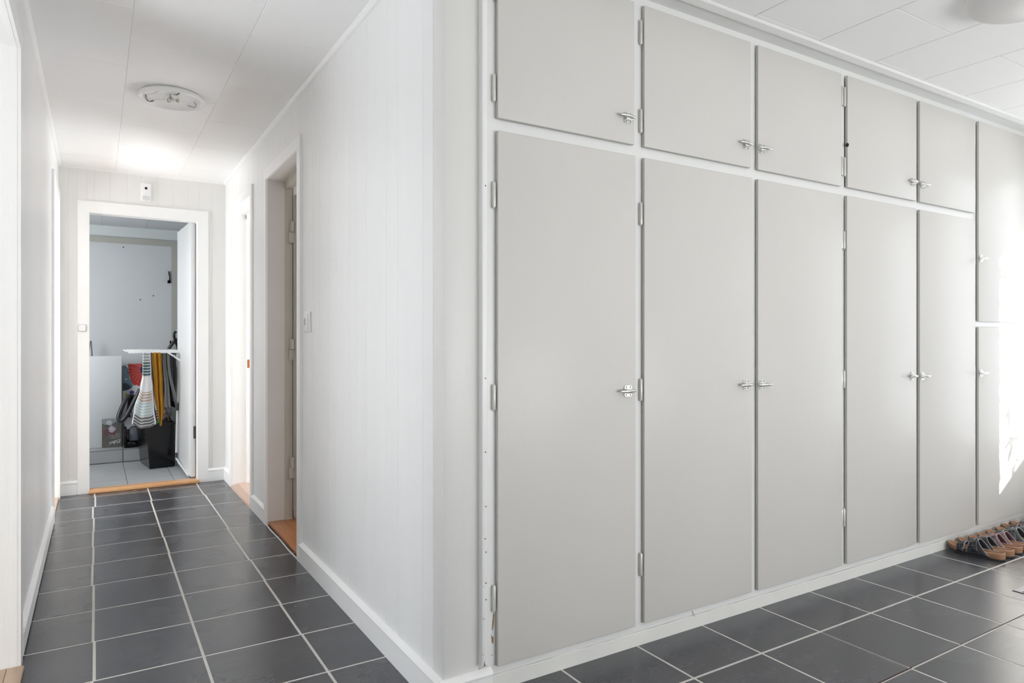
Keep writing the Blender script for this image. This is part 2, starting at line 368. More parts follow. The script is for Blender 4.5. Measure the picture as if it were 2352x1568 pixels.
# baseboards
def baseX(name, xw, sgn, y0, y1, parent=None, e0=True):
    t = .014 * sgn; pf = [(xw, 0), (xw + t, 0), (xw + t, .080), (xw + t * 1.25, .083), (xw + t * 1.3, .089), (xw + t * 1.0, .096), (xw + t * .35, .102), (xw, .104)]
    n = len(pf); v = [(x, y0, z) for x, z in pf] + [(x, y1, z) for x, z in pf]
    f = [tuple(range(n)), tuple(range(2 * n - 1, n - 1, -1))] + [(i, n + i, n + (i + 1) % n, (i + 1) % n) for i in range(n)]
    return struct(name, M().add(v, f), MTRIM, smooth=35, fixn=True)
def baseY(name, yw, sgn, x0, x1, h0=0):
    t = .014 * sgn; pf = [(yw, h0), (yw + t, h0), (yw + t, .080), (yw + t * 1.25, .083), (yw + t * 1.3, .089), (yw + t * 1.0, .096), (yw + t * .35, .102), (yw, .104)]
    n = len(pf); v = [(x0, y, z) for y, z in pf] + [(x1, y, z) for y, z in pf]
    f = [tuple(range(n)), tuple(range(2 * n - 1, n - 1, -1))] + [(i, n + i, n + (i + 1) % n, (i + 1) % n) for i in range(n)]
    return struct(name, M().add(v, f), MTRIM, smooth=35, fixn=True)
baseX('baseboard_right', XR, -1, 1.8632, 3.535)
baseX('baseboard_right_middle', XR, -1, 4.372, 4.79)
baseX('baseboard_right_far', XR, -1, 5.655, 5.93)
baseY('baseboard_corner', 1.8630, -1, XR - .0145, 1.066)
bl = baseX('baseboard_left', XL, 1, 2.975, 5.04); bl.location.z = .012
baseX('baseboard_left_far', XL, 1, 5.86, 5.93)
baseY('baseboard_end', YE, -1, -.235, -.119); baseY('baseboard_end_right', YE, -1, .768, .90)
# ceiling mouldings
def crown(name, pts, ax, lo, hi): return struct(name, M().prism(pts, ax, lo, hi), MTRIM, smooth=35, fixn=True)
crown('trim_2', [(XR, H), (XR - .02, H), (XR - .019, H - .006), (XR - .012, H - .014), (XR - .004, H - .02), (XR, H - .021)], 1, 1.86, 5.93)
crown('trim_3', [(XL, H), (XL + .018, H), (XL + .017, H - .006), (XL + .011, H - .013), (XL + .004, H - .018), (XL, H - .019)], 1, -2.4, 5.93)
crown('trim_4', [(YE, H), (YE - .014, H), (YE - .008, H - .01), (YE, H - .016)], 0, XL, XR)
# cornice above the cabinets
m = M(); m.prism([(1.828, H + .005), (1.783, H + .005), (1.783, H - .004), (1.788, H - .009), (1.80, H - .010), (1.812, H - .014), (1.822, H - .013), (1.828, H - .006)], 0, 1.0, 4.93)
m.box((1.0, 1.828, H - .002), (4.93, 1.93, H + .005))
struct('trim_5', m, MFRAME, smooth=35, fixn=True, label='white cornice moulding above the cabinets')

# ------------------------------------------------------------------ door casings
def casing(name, axis, face, sgn, a, b, zt, wd, th, deep, label, sill=None, wa=None, wb=None, parts=True, mt=MTRIM, lin=MTRIM):
    """axis 0: wall normal along X (a,b are y); axis 1: wall normal along Y (a,b are x)."""
    t = thing(name, ((face, a, 0) if axis == 0 else (a, face, 0)), label, kind='structure')
    wa = wa or wd; wb = wb or wd; f0, f1 = face, face + sgn * th
    for pts in ([(a, 0), (a, zt), (a - wa, zt + wd), (a - wa, 0)], [(b, 0), (b + wb, 0), (b + wb, zt + wd), (b, zt)], [(a, zt), (b, zt), (b + wb, zt + wd), (a - wa, zt + wd)]):
        obj('casing', M().prism(pts, axis, min(f0, f1), max(f0, f1)), mt, t, fixn=True)
    l0, l1 = face + sgn * .002, face - sgn * deep
    m = M(); lo, hi = min(l0, l1), max(l0, l1); q = .010
    if axis == 0: m.box((lo, a + .001, 0), (hi, a - q, zt)).box((lo, b - .001, 0), (hi, b + q, zt)).box((lo, a - q, zt - .001), (hi, b + q, zt + q))
    else: m.box((a + .001, lo, 0), (a - q, hi, zt)).box((b - .001, lo, 0), (b + q, hi, zt)).box((a - q, lo, zt - .001), (b + q, hi, zt + q))
    obj('lining', m, lin, t)
    return t
d5 = casing('door_5', 0, XR, -1, D5[0], D5[1], D5[2], .065, .015, .100, 'open doorway nearest the corner with grey lining and orange wood sill', wa=.062, wb=.055, lin=MJAMB)
d4 = casing('door_4', 0, XR, -1, D4[0], D4[1], D4[2], .068, .015, .100, 'bright open doorway at the far right of the hall', wa=.06, wb=.07)
d3 = casing('door_3', 1, YE, -1, D3[0], D3[1], D3[2], .085, .015, .085, 'white framed doorway at the end of the hall', wa=.074, wb=.078)
d2 = casing('door_2', 0, XL, 1, D2[0], D2[1], D2[2], .065, .014, .10, 'doorway at the far left end of the hall', wa=.06, wb=.055)
d1 = casing('door_1', 0, XL, 1, D1[0], D1[1], D1[2], .065, .013, .015, 'open doorway at the left edge beside the camera', wa=.06, wb=.07)
# door 5 interior: rebated beige frame, hinges, open leaf, sill
obj('inner_frame', M().box((1.0, 4.325, .02), (1.047, 4.36, 2.135)).box((1.0, 3.56, 2.08), (1.040, 4.36, 2.135)), MBEIGE, d5)
m = M().box((1.052, 4.272, .035), (1.80, 4.318, 2.04)); leaf = obj('door_leaf', m, MBEIGE, d5, label='grey beige door leaf folded open')
obj('leaf_face', M().box((1.054, 4.269, .036), (1.80, 4.272, 2.039)), MGREENG, d5)
for z in (1.811, 1.08, .345):
    m = M().box((1.030, 4.285, z), (1.047, 4.322, z + .063)); m.tube([(1.050, 4.296, z), (1.050, 4.296, z + .063)], .006, 10)
    m.box((1.022, 4.30, z - .066), (1.050, 4.322, z - .002)); m.tube([(1.050, 4.30, z - .066), (1.050, 4.30, z - .003)], .006, 10)
    obj('hinge', m, MBEIGE, d5, smooth=40)
obj('frame_gap_shade', M().box((1.047, 4.33, .02), (1.052, 4.36, 2.13)), MDARK, d5)  # dark filler painting in the shade between frame and leaf
obj('threshold', M().bbox((.902, 3.573, 0), (1.0, 4.33, .022), .004), MWOODO, d5, smooth=40)
m = M().tube([(.889, 3.56, .003), (.886, 3.75, .003), (.891, 4.0, .003), (.888, 4.2, .003), (.892, 4.335, .003)], .0036, 8)
obj('sealant_line', m, MPLASTIC, d5, smooth=60, label='uneven line of white sealant')
# door 4 interior
obj('inner_frame', M().box((1.0, 5.585, .02), (1.035, 5.62, 2.12)).box((1.0, 4.82, 2.08), (1.035, 5.62, 2.12)), MTRIM, d4)
obj('strike_plate', M().bbox((1.006, 5.582, .92), (1.022, 5.586, .985), .001), mat('copper_strike', (.42, .15, .06), .35, var=.2, metal=.6), d4)
obj('threshold', M().prism([(.884, 0), (.890, .010), (.935, .026), (1.0, .024), (1.0, 0)], 1, 4.83, 5.60), mat('worn_pink_wood', (.56, .40, .32), .4, var=.15, vscale=8, stretch=(12, 2, 4)), d4)
# door 3 interior (leaf opens into the laundry room)
obj('threshold', M().bbox((-.046, 5.885, 0), (.70, 6.0, .024), .006), MWOODPX, d3, smooth=40)
th = math.radians(2.6)
def lp(u, v, z):   # u along leaf, v thickness
    return (.689 - v * math.cos(th) - u * math.sin(th), 6.02 + u * math.cos(th) - v * math.sin(th), z)
def leafbox(m, u0, u1, v0, v1, z0, z1):
    v = [lp(u, vv, z) for z in (z0, z1) for u, vv in ((u0, v0), (u1, v0), (u1, v1), (u0, v1))]
    return m.add(v, [(0, 3, 2, 1), (4, 5, 6, 7), (0, 1, 5, 4), (1, 2, 6, 5), (2, 3, 7, 6), (3, 0, 4, 7)])
obj('door_leaf', leafbox(M(), 0, .72, 0, .036, .03, 2.10), mat('white_leaf_paint', (.74, .75, .76), .35, var=.03, vscale=3), d3, label='white door leaf standing open into the laundry', fixn=True)
for z in (.34, 1.70):
    m = M(); leafbox(m, -.003, .001, -.005, .018, z, z + .10)
    m.tube([(.692, 6.012, z - .002), (.692, 6.012, z + .102)], .006, 8)
    obj('hinge', m, MBROWNH if z < 1 else MJAMB, d3, smooth=40, fixn=True)
m = M()
for u in (.50, .68): leafbox(m, u, u + .03, -.001, .037, 2.10, 2.106)
obj('leaf_gap_shade', M().box((.6862, 6.004, .03), (.6898, 6.014, 2.08)), MDARK, d3)  # dark strip painting in the shade of the gap beside the leaf
obj('top_clip', m, MPLASTIC, d3)
# door 1: opened leaf facing the camera, sill
obj('door_leaf', M().bbox((-1.10, 2.890, .028), (-.2515, 2.93, 2.15), .002), mat('cool_leaf_paint', (.72, .735, .75), .35, var=.03, vscale=3), d1, label='white door leaf opened into the left room')
obj('threshold', M().bbox((-.262, 2.0, 0), (-.212, 2.884, .014), .005), MWOODP, d1, smooth=40)
m = M()
for x, y in ((-.232, 2.71), (-.240, 2.715)): m.lathe([(.004, 0), (.002, .0015), (.0002, .002)], (x, y, .014), 8)
obj('screw_head', m, MPLASTIC, d1, label='two pale screw heads')
# door 2 leaf
obj('door_leaf', M().box((-.98, 5.79, .02), (-.342, 5.83, 2.13)), MTRIM, d2)
obj('threshold', M().box((-.30, 5.10, 0), (-.229, 5.80, .018)), MWOODP, d2)

# ------------------------------------------------------------------ rooms beyond the doors
def planks(name, x0, x1, y0, y1, z, wd, mt, label):
    s = struct(name, M().box((x0, y0, -.06), (x1, y1, z - .010)), MDARK, label=label)
    x = x0
    while x < x1 - .01:
        m = M().box((x + .0006, y0, z - .012), (min(x + wd, x1) - .0006, y1, z)); obj('floor_plank', m, mt, s); x += wd
    return s
planks('floor_near_right_room', 1.0, 3.0, 2.62, 4.55, .020, .25, MWOODO, 'orange varnished board floor past the near right doorway')
planks('floor_far_right_room', 1.0, 3.5, 4.62, 5.93, .022, .25, MWOODP, 'sunny pale board floor past the far right doorway')
planks('floor_left_room', -2.6, -.262, .9, 4.0, .012, .26, MWOODP, 'pale wood floor past the near left doorway')
MROOM = MW
struct('wall_right_rooms', M().box((1.0, 4.55, 0), (3.5, 4.62, H)).box((3.0, 2.5, 0), (3.06, 4.55, H)).box((3.45, 4.62, 0), (3.52, 5.93, H)).box((1.0, 2.55, 0), (3.05, 2.61, H)).box((1.0, 5.93, 0), (3.52, 6.0, H)), MROOM)
struct('ceiling_right_rooms', M().box((1.0, 2.5, H + .01), (3.52, 6.0, H + .06)), MCEIL)
struct('wall_left_rooms', M().box((-2.7, .8, 0), (-2.6, 6.0, H)).box((-2.6, .8, 0), (-.335, .9, H)).box((-2.6, 4.0, 0), (-.335, 4.08, H)).box((-2.6, 5.95, 0), (-.335, 6.0, H)), MROOM)
struct('ceiling_left_rooms', M().box((-2.7, .8, H + .01), (-.335, 6.0, H + .06)), MCEIL)
struct('floor_far_left_room', M().box((-2.6, 4.08, -.06), (-.30, 5.95, .01)), MWOODP)

# ------------------------------------------------------------------ laundry room
LZ = 2.257; LY = 7.72
struct('wall_laundry', M().box((-1.3, 6.01, 0), (-1.2, LY + .1, LZ)).box((1.1, 6.01, 0), (1.2, LY + .1, LZ)).box((-1.2, LY, 0), (1.1, LY + .1, LZ)).box((1.0, 6.01, 0), (1.1, 6.05, LZ)).box((-1.2, 6.01, 0), (-.06, 6.04, LZ)).box((.705, 6.012, 0), (1.1, 6.03, LZ)), MLWALL)
lc = struct('ceiling_laundry', M().box((-1.3, 6.01, LZ + .004), (1.2, LY + .1, LZ + .06)), MLFRAME)
for x0, x1 in ((-1.2, -.70), (-.70, -.33), (-.33, .041), (.041, .4185), (.4185, .80), (.80, 1.1)):
    obj('ceiling_panel', M().box((x0 + .0015, 6.03, LZ), (x1 - .0015, LY, LZ + .005)), MLCEIL, lc)
lf = struct('floor_laundry', M().box((-1.2, 6.0, -.06), (1.1, 7.28, -.002)).box((-1.2, 7.282, -.06), (1.1, LY, .116)), MLGROUT, label='pale grey tiled laundry floor with a raised step')
lt = {}
for x0, x1 in ((-1.12, -.79), (-.787, -.457), (-.454, -.122), (-.119, .210), (.214, .540), (.544, .87), (.874, 1.09)):
    for y0, y1 in ((6.0, 6.185), (6.19, 6.345), (6.35, 6.925), (6.93, 7.262)):
        tile(lf, 'tile', x0, x1, y0, y1, -.006, 0, MLTILE, lt)
    obj('tile', M().box((x0 + .001, 7.272, .004), (x1 - .001, 7.282, .113)), MLTILE, lf)
    tile(lf, 'tile', x0 + .001, x1 - .001, 7.292, LY, .112, .12, MLTILE, lt)
# back door of the laundry
t = thing('door_6', (0.2, LY, .12), 'closed pale blue grey door in a putty coloured frame', kind='structure')
obj('frame', M().prism([(.655, .12), (.655, 2.090), (-.40, 2.090), (-.40, 2.150), (.722, 2.150), (.722, .12)], 1, LY - .018, LY), MLFRAME, t, fixn=True)
obj('frame_lip', M().box((-.4, LY - .008, 2.068), (.64, LY, 2.090)).box((.640, LY - .008, .12), (.655, LY, 2.09)), MLDOOR, t)
obj('door_leaf', M().box((-.4, LY - .006, .13), (.640, LY - .0005, 2.068)), MLDOOR, t)
m = M().box((.640, LY - .016, 1.05), (.652, LY - .006, 1.13)).prism([(.628, 1.72), (.642, 1.722), (.640, 1.78), (.630, 1.836), (.622, 1.836), (.634, 1.775)], 1, LY - .03, LY - .012).bbox((.618, LY - .03, 1.715), (.645, LY - .006, 1.745), .003)
obj('lock_handle', m, MBLACK, t, label='black latch handle')
m = M()
for x, z in ((.228, 2.055), (.491, 1.584), (.375, 1.541)): m.lathe([(.006, 0), (.004, -.004), (.0003, -.005)], (x, LY - .006, z), 10, 0, axis=1)
obj('screw', m, MBLACK, t, smooth=60)

# ------------------------------------------------------------------ wardrobe
ward = thing('wardrobe', (3.0, 1.9, 0), 'built-in wall of greige wardrobe cupboards in a white frame', 'wardrobe')
COLS = [(1.105, 1.694), (1.737, 2.338), (2.377, 2.974), (3.010, 3.617), (3.650, 4.235), (4.275, 4.875)]
ZB, ZM0, ZM1, ZT = .083, 1.818, 1.857, 2.384
obj('carcass', M().box((1.045, 1.925, 0), (4.925, 2.45, H)), MDARK, ward)
m = M(); ov = .007
mid = [(COLS[i][1] + COLS[i + 1][0]) / 2 for i in range(5)]
edges = [1.0405] + [x for c in COLS for x in c] + [4.93]
for i in range(0, len(edges), 2):
    a, b = edges[i], edges[i + 1]
    if i > 0: a -= ov
    if i < len(edges) - 2: b += ov
    m.box((a, 1.902, .052), (b, 1.93, H))
for c, (a, b) in enumerate(COLS):
    m.box((a + ov, 1.902, .052), (b - ov, 1.93, ZB + ov)); m.box((a + ov, 1.902, ZT - ov), (b - ov, 1.93, H))
    if c < 5: m.box((a + ov, 1.902, ZM0 - ov), (b - ov, 1.93, ZM1 + ov))
    else: m.box((a + ov, 1.902, 1.214 - ov), (b - ov, 1.93, 1.243 + ov))
obj('frame', m, MFRAME, ward)
# plinth with a slightly uneven top edge
n = 90; v = []; f = []
for i in range(n + 1):
    x = 1.06 + (4.93 - 1.06) * i / n; z = .051 + random.uniform(-.0012, .0012) - .002 * i / n
    v += [(x, 1.9, 0), (x, 1.9, z - .002), (x, 1.902, z), (x, 1.93, z)]
    if i: o = 4 * i; f += [(o - 4, o - 3, o + 1, o)[::-1], (o - 3, o - 2, o + 2, o + 1)[::-1], (o - 2, o - 1, o + 3, o + 2)[::-1]]
obj('plinth', M().add(v, f), MPLINTH, ward)
MCHIP = mat('ochre_chip', (.50, .31, .12), .7, col2=(.16, .09, .06), vscale=120)
m = M()
for pts in ([(1.098, .255), (1.101, .245), (1.099, .214), (1.095, .196), (1.093, .201), (1.094, .222)], [(1.090, .186), (1.093, .178), (1.0985, .176), (1.0985, .162), (1.096, .152), (1.092, .162)], [(1.088, .118), (1.098, .1195), (1.094, .1165)]):
    m.prism(pts, 1, 1.9012, 1.9022)
obj('paint_chip', m, MCHIP, ward, fixn=True, label='flaked paint showing ochre beneath')['kind'] = 'stuff'
obj('splinter', M().tube([(2.003, 1.903, .072), (2.008, 1.900, .060), (2.014, 1.895, .048)], [.0012, .001, .0006], 6), mat('splinter_wood', (.3, .2, .16), .6, var=.2), ward)

def latch_mesh(s):   # origin at the plate centre on the door face; s=+1 lever tail to -x; y towards the viewer is negative
    m = M()
    # back plate with rounded corners
    def rp(x0, x1, z0, z1, r, y0, y1):
        pts = []
        for cx_, cz_, a0 in ((x1 - r, z1 - r, 0), (x0 + r, z1 - r, 90), (x0 + r, z0 + r, 180), (x1 - r, z0 + r, 270)):
            for k in range(5):
                q = math.radians(a0 + 22.5 * k); pts.append(((cx_ + r * math.cos(q)) * s, cz_ + r * math.sin(q)))
        m.prism(pts, 1, y1, y0)
    rp(-.0175, .0175, -.0205, .0205, .006, 0, -.0035)
    m.bbox(((-.014) * s, -.0035, -.009), (.0165 * s, -.013, .0085), .0025)
    for x in (-.009, .010):
        for z in (-.0145, .0145):
            m.lathe([(.0026, -.0036), (.0024, -.0041), (.0010, -.0040), (.0002, -.0030)], (x * s, 0, z), 10, 1, axis=1)
    # curved lever, bowed out from the door
    pts = []
    for k in range(15):
        t = k / 14; x = .030 - .078 * t; y = -.010 - .0125 * math.sin(math.pi * (t * .86 + .03)) - (.004 if t > .8 else 0) * (t - .8) * 5
        pts.append((x * s, y, .0005))
    r = [.0046 + .0012 * math.sin(math.pi * k / 14) for k in range(15)]; r[0] = .003; r[-1] = .0032
    m.tube(pts, r, 10)
    m.bbox((.014 * s, -.004, -.006), (.029 * s, -.010, .006), .002)
    return m
def latch(door, x, z, s):
    src = latch_mesh(s); mm = M(); mm.v = [(a + x, b + 1.885, c + z) for a, b, c in src.v]; mm.f = src.f; mm.mi = src.mi
    obj('latch', mm, [MCHROME, MDARK], door, smooth=40, fixn=True, label='small nickel lever latch')
def hinge(door, x, z0, z1):
    m = M(); r = .0068; c = (z0 + z1) / 2
    r = .0059; prof = [(.0003, z0), (r * .6, z0 + .001), (r, z0 + .006), (r, c - .0006), (r * .86, c - .0004), (r * .86, c + .0004), (r, c + .0006), (r, z1 - .006), (r * .6, z1 - .001), (.0003, z1)]
    m.lathe(prof, (x, 1.8935, 0), 14)
    m.box((x - .0025, 1.895, z0 + .012), (x + .0025, 1.909, z1 - .012))
    obj('hinge', m, MHINGE, door, smooth=50)
LH = [(.259, .347), (.911, .996), (1.565, 1.652)]
UH = [(1.909, 2.0), (2.238, 2.331)]
DESC = ['left of all', 'second from the left', 'third from the left', 'fourth from the left', 'fifth from the left', 'right end']
for c, (a, b) in enumerate(COLS):
    for up in (0, 1):
        z0, z1 = (ZB, ZM0) if not up else (ZM1, ZT)
        if c == 5: z0, z1 = (ZB, 1.214) if not up else (1.243, ZT)
        aa = a + (.0045 if (c == 3 and up) else 0)
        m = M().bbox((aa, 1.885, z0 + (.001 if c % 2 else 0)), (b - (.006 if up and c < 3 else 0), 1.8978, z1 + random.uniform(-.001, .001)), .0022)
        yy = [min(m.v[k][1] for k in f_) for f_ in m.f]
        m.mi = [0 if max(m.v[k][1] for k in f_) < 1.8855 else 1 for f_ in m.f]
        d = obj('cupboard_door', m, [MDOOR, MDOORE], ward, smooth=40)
        left_h = c in (0, 1, 3)
        hz = UH if up else LH
        if c == 5: hz = [(1.5, 1.59), (2.1, 2.19)] if up else [(.3, .39), (.95, 1.04)]
        hx = (aa - .0085) if left_h else b + .0085
        for q in hz: hinge(d, hx, *q)
        lz = 1.951 if up else .953
        if c == 5 and up: lz = 1.606
        if left_h: latch(d, b - .038, lz, 1)
        else: latch(d, aa + .024, lz - .003, -1)
d = obj('door_bumper', M().lathe([(.0002, -.010), (.006, -.008), (.008, 0), (.006, .006), (.0002, .009)], (3.0135, 1.886, 2.058), 12), MBLACK, ward, smooth=60, label='small black bumper on the door edge')

# ------------------------------------------------------------------ fittings
t = thing('motion_detector', (.3265, YE, 2.206), 'white wall-mounted motion camera above the doorway at the end of the hall', 'motion detector')
obj('housing', M().bbox((.291, YE - .028, 2.206), (.362, YE, 2.345), .008), MPLASTIC, t, smooth=40)
obj('lens', M().lathe([(.0095, 0), (.0095, -.003), (.007, -.004), (.0003, -.002)], (.3265, YE - .028, 2.304), 20, axis=1), MBLACK, t, smooth=40)
obj('indicator', M().lathe([(.003, 0), (.002, -.0012), (.0002, -.0014)], (.3265, YE - .028, 2.261), 10, axis=1), MPLASTICG, t, smooth=40)
obj('sensor_window', M().bbox((.303, YE - .031, 2.212), (.350, YE - .027, 2.243), .003), mat('frosted_grey', (.66, .67, .68), .5, var=.02), t, smooth=40)

t = thing('light_switch', (-.086, YE - .015, 1.2), 'small square white button on the left post of the end doorway', 'light switch')
obj('plate', M().bbox((-.113, YE - .024, 1.200), (-.062, YE - .015, 1.253), .005), MPLASTICG, t, smooth=40)
obj('button', M().bbox((-.110, YE - .030, 1.203), (-.065, YE - .023, 1.250), .006), MPLASTIC, t, smooth=40)

t = thing('wall_socket', (XR, 3.405, 1.178), 'white round-pin wall socket beside the near right doorway', 'wall socket')
obj('plate', M().bbox((XR, 3.350, 1.178), (XR - .008, 3.460, 1.279), .004), MPLASTIC, t, smooth=40)
obj('inner_plate', M().bbox((XR - .006, 3.375, 1.187), (XR - .013, 3.452, 1.270), .002), MPLASTIC, t, smooth=40)
obj('socket_well', M().lathe([(.021, -.0135), (.020, -.0125), (.0185, -.0135), (.018, -.0131), (.0003, -.0131)], (XR, 3.418, 1.229), 24, axis=0), MPLASTICG, t, smooth=40)
m = M()
for dz in (-.0095, .0095): m.lathe([(.0028, -.0136), (.0003, -.0138)], (XR, 3.418, 1.229 + dz), 10, axis=0)
obj('pin_hole', m, MDARK, t)

# ceiling lamp base without its shade
LC = (.337, 3.945, H)
t = thing('ceiling_lamp', LC, 'round white ceiling lamp base with wires showing and no shade', 'ceiling lamp')
R = .160
obj('pan', M().lathe([(.142, -.001), (.150, -.008), (R - .003, -.012), (R, -.018), (R, -.030), (R - .003, -.033), (R - .010, -.032), (R - .017, -.022), (R - .030, -.015), (.08, -.013), (.0005, -.013)], LC, 72), MPLASTIC, t, smooth=35, fixn=True)
RIBS = [[(-0.118, 0.025), (-0.09, 0.0), (-0.071, -0.04), (-0.059, -0.091), (-0.055, -0.127)], [(-0.078, 0.09), (-0.054, 0.06), (-0.018, 0.053)], [(0.032, -0.139), (0.041, -0.088), (0.069, -0.038), (0.106, -0.008)], [(0.022, 0.029), (0.052, 0.041), (0.083, 0.061)], [(-0.125, 0.051), (-0.13, -0.004), (-0.119, -0.054), (-0.096, -0.089)], [(0.116, -0.029), (0.127, 0.018), (0.12, 0.062)]]
for rb in RIBS:
    Q = [Vector((LC[0] + a, LC[1] + b, H - .0145)) for a, b in rb]; Q2 = []
    for i in range(len(Q) - 1):
        for k in range(5): Q2.append(Q[i].lerp(Q[i + 1], k / 5))
    Q2.append(Q[-1])
    for _ in range(4): Q2 = [Q2[0]] + [(Q2[i - 1] + Q2[i] * 2 + Q2[i + 1]) / 4 for i in range(1, len(Q2) - 1)] + [Q2[-1]]
    obj('rib', M().tube(Q2, .0035, 8), MPLASTIC, t, smooth=60)
obj('bracket', M().bbox((LC[0] - .026, LC[1] - .045, H - .022), (LC[0] + .022, LC[1] + .045, H - .012), .003), MPLASTIC, t, smooth=40)
CER = mat('ceramic_terminal', (.66, .62, .55), .3, col2=(.30, .22, .15), vscale=45)
for x, y in ((-.012, .020), (-.006, -.024), (.026, -.004)):
    obj('screw_terminal', M().lathe([(.0003, -.036), (.007, -.034), (.009, -.026), (.007, -.018)], (LC[0] + x, LC[1] + y, H), 12), CER, t, smooth=40)
obj('terminal_block', M().bbox((LC[0] - .017, LC[1] - .010, H - .034), (LC[0] + .010, LC[1] + .009, H - .020), .003), MHINGE, t, smooth=40)
MWIRE = mat('dark_wire', (.10, .10, .11), .4, var=.1)
WIRES = [[(-0.121, 0.012), (-0.119, 0.048), (-0.11, 0.072), (-0.094, 0.092), (-0.078, 0.098)], [(-0.116, 0.024), (-0.11, 0.064), (-0.097, 0.086), (-0.081, 0.084)], [(0.104, -0.006), (0.116, 0.009), (0.12, 0.046), (0.108, 0.069), (0.083, 0.077)], [(0.003, -0.064), (0.01, -0.097), (0.018, -0.124), (0.03, -0.124)], [(0.009, -0.068), (0.015, -0.093), (0.022, -0.119), (0.029, -0.116)], [(-0.015, -0.067), (-0.007, -0.043), (-0.011, -0.012), (0.004, -0.013)]]
for pts in [[(a, b, -.017 - .012 * math.sin(math.pi * i / (len(w_) - 1))) for i, (a, b) in enumerate(w_)] for w_ in WIRES]:
    P_ = [Vector((LC[0] + a, LC[1] + b, H + c)) for a, b, c in pts]; Q = []
    for i in range(len(P_) - 1):
        for k in range(5): Q.append(P_[i].lerp(P_[i + 1], k / 5))
    Q.append(P_[-1])
    for _ in range(3): Q = [Q[0]] + [(Q[i - 1] + Q[i] * 2 + Q[i + 1]) / 4 for i in range(1, len(Q) - 1)] + [Q[-1]]
    obj('wire', M().tube(Q, .0016, 8), MWIRE, t, smooth=60)

C2 = (2.905, 1.12, H)
t = thing('ceiling_lamp', C2, 'round frosted dome ceiling lamp near the right end cupboards', 'ceiling lamp')
prof = [(.19 * math.cos(q), -.018 - .062 * math.sin(q)) for q in [math.radians(90 * k / 12) for k in range(13)]]; prof[-1] = (.0005, -.080)
obj('shade', M().lathe([(.185, -.010)] + prof, C2, 64), mat('opal_shade', (.72, .71, .70), .35, var=.01), t, smooth=50, fixn=True)
obj('base_ring', M().lathe([(.165, 0), (.192, -.003), (.194, -.012), (.186, -.018), (.165, -.019)], C2, 64), MPLASTIC, t, smooth=40, fixn=True)

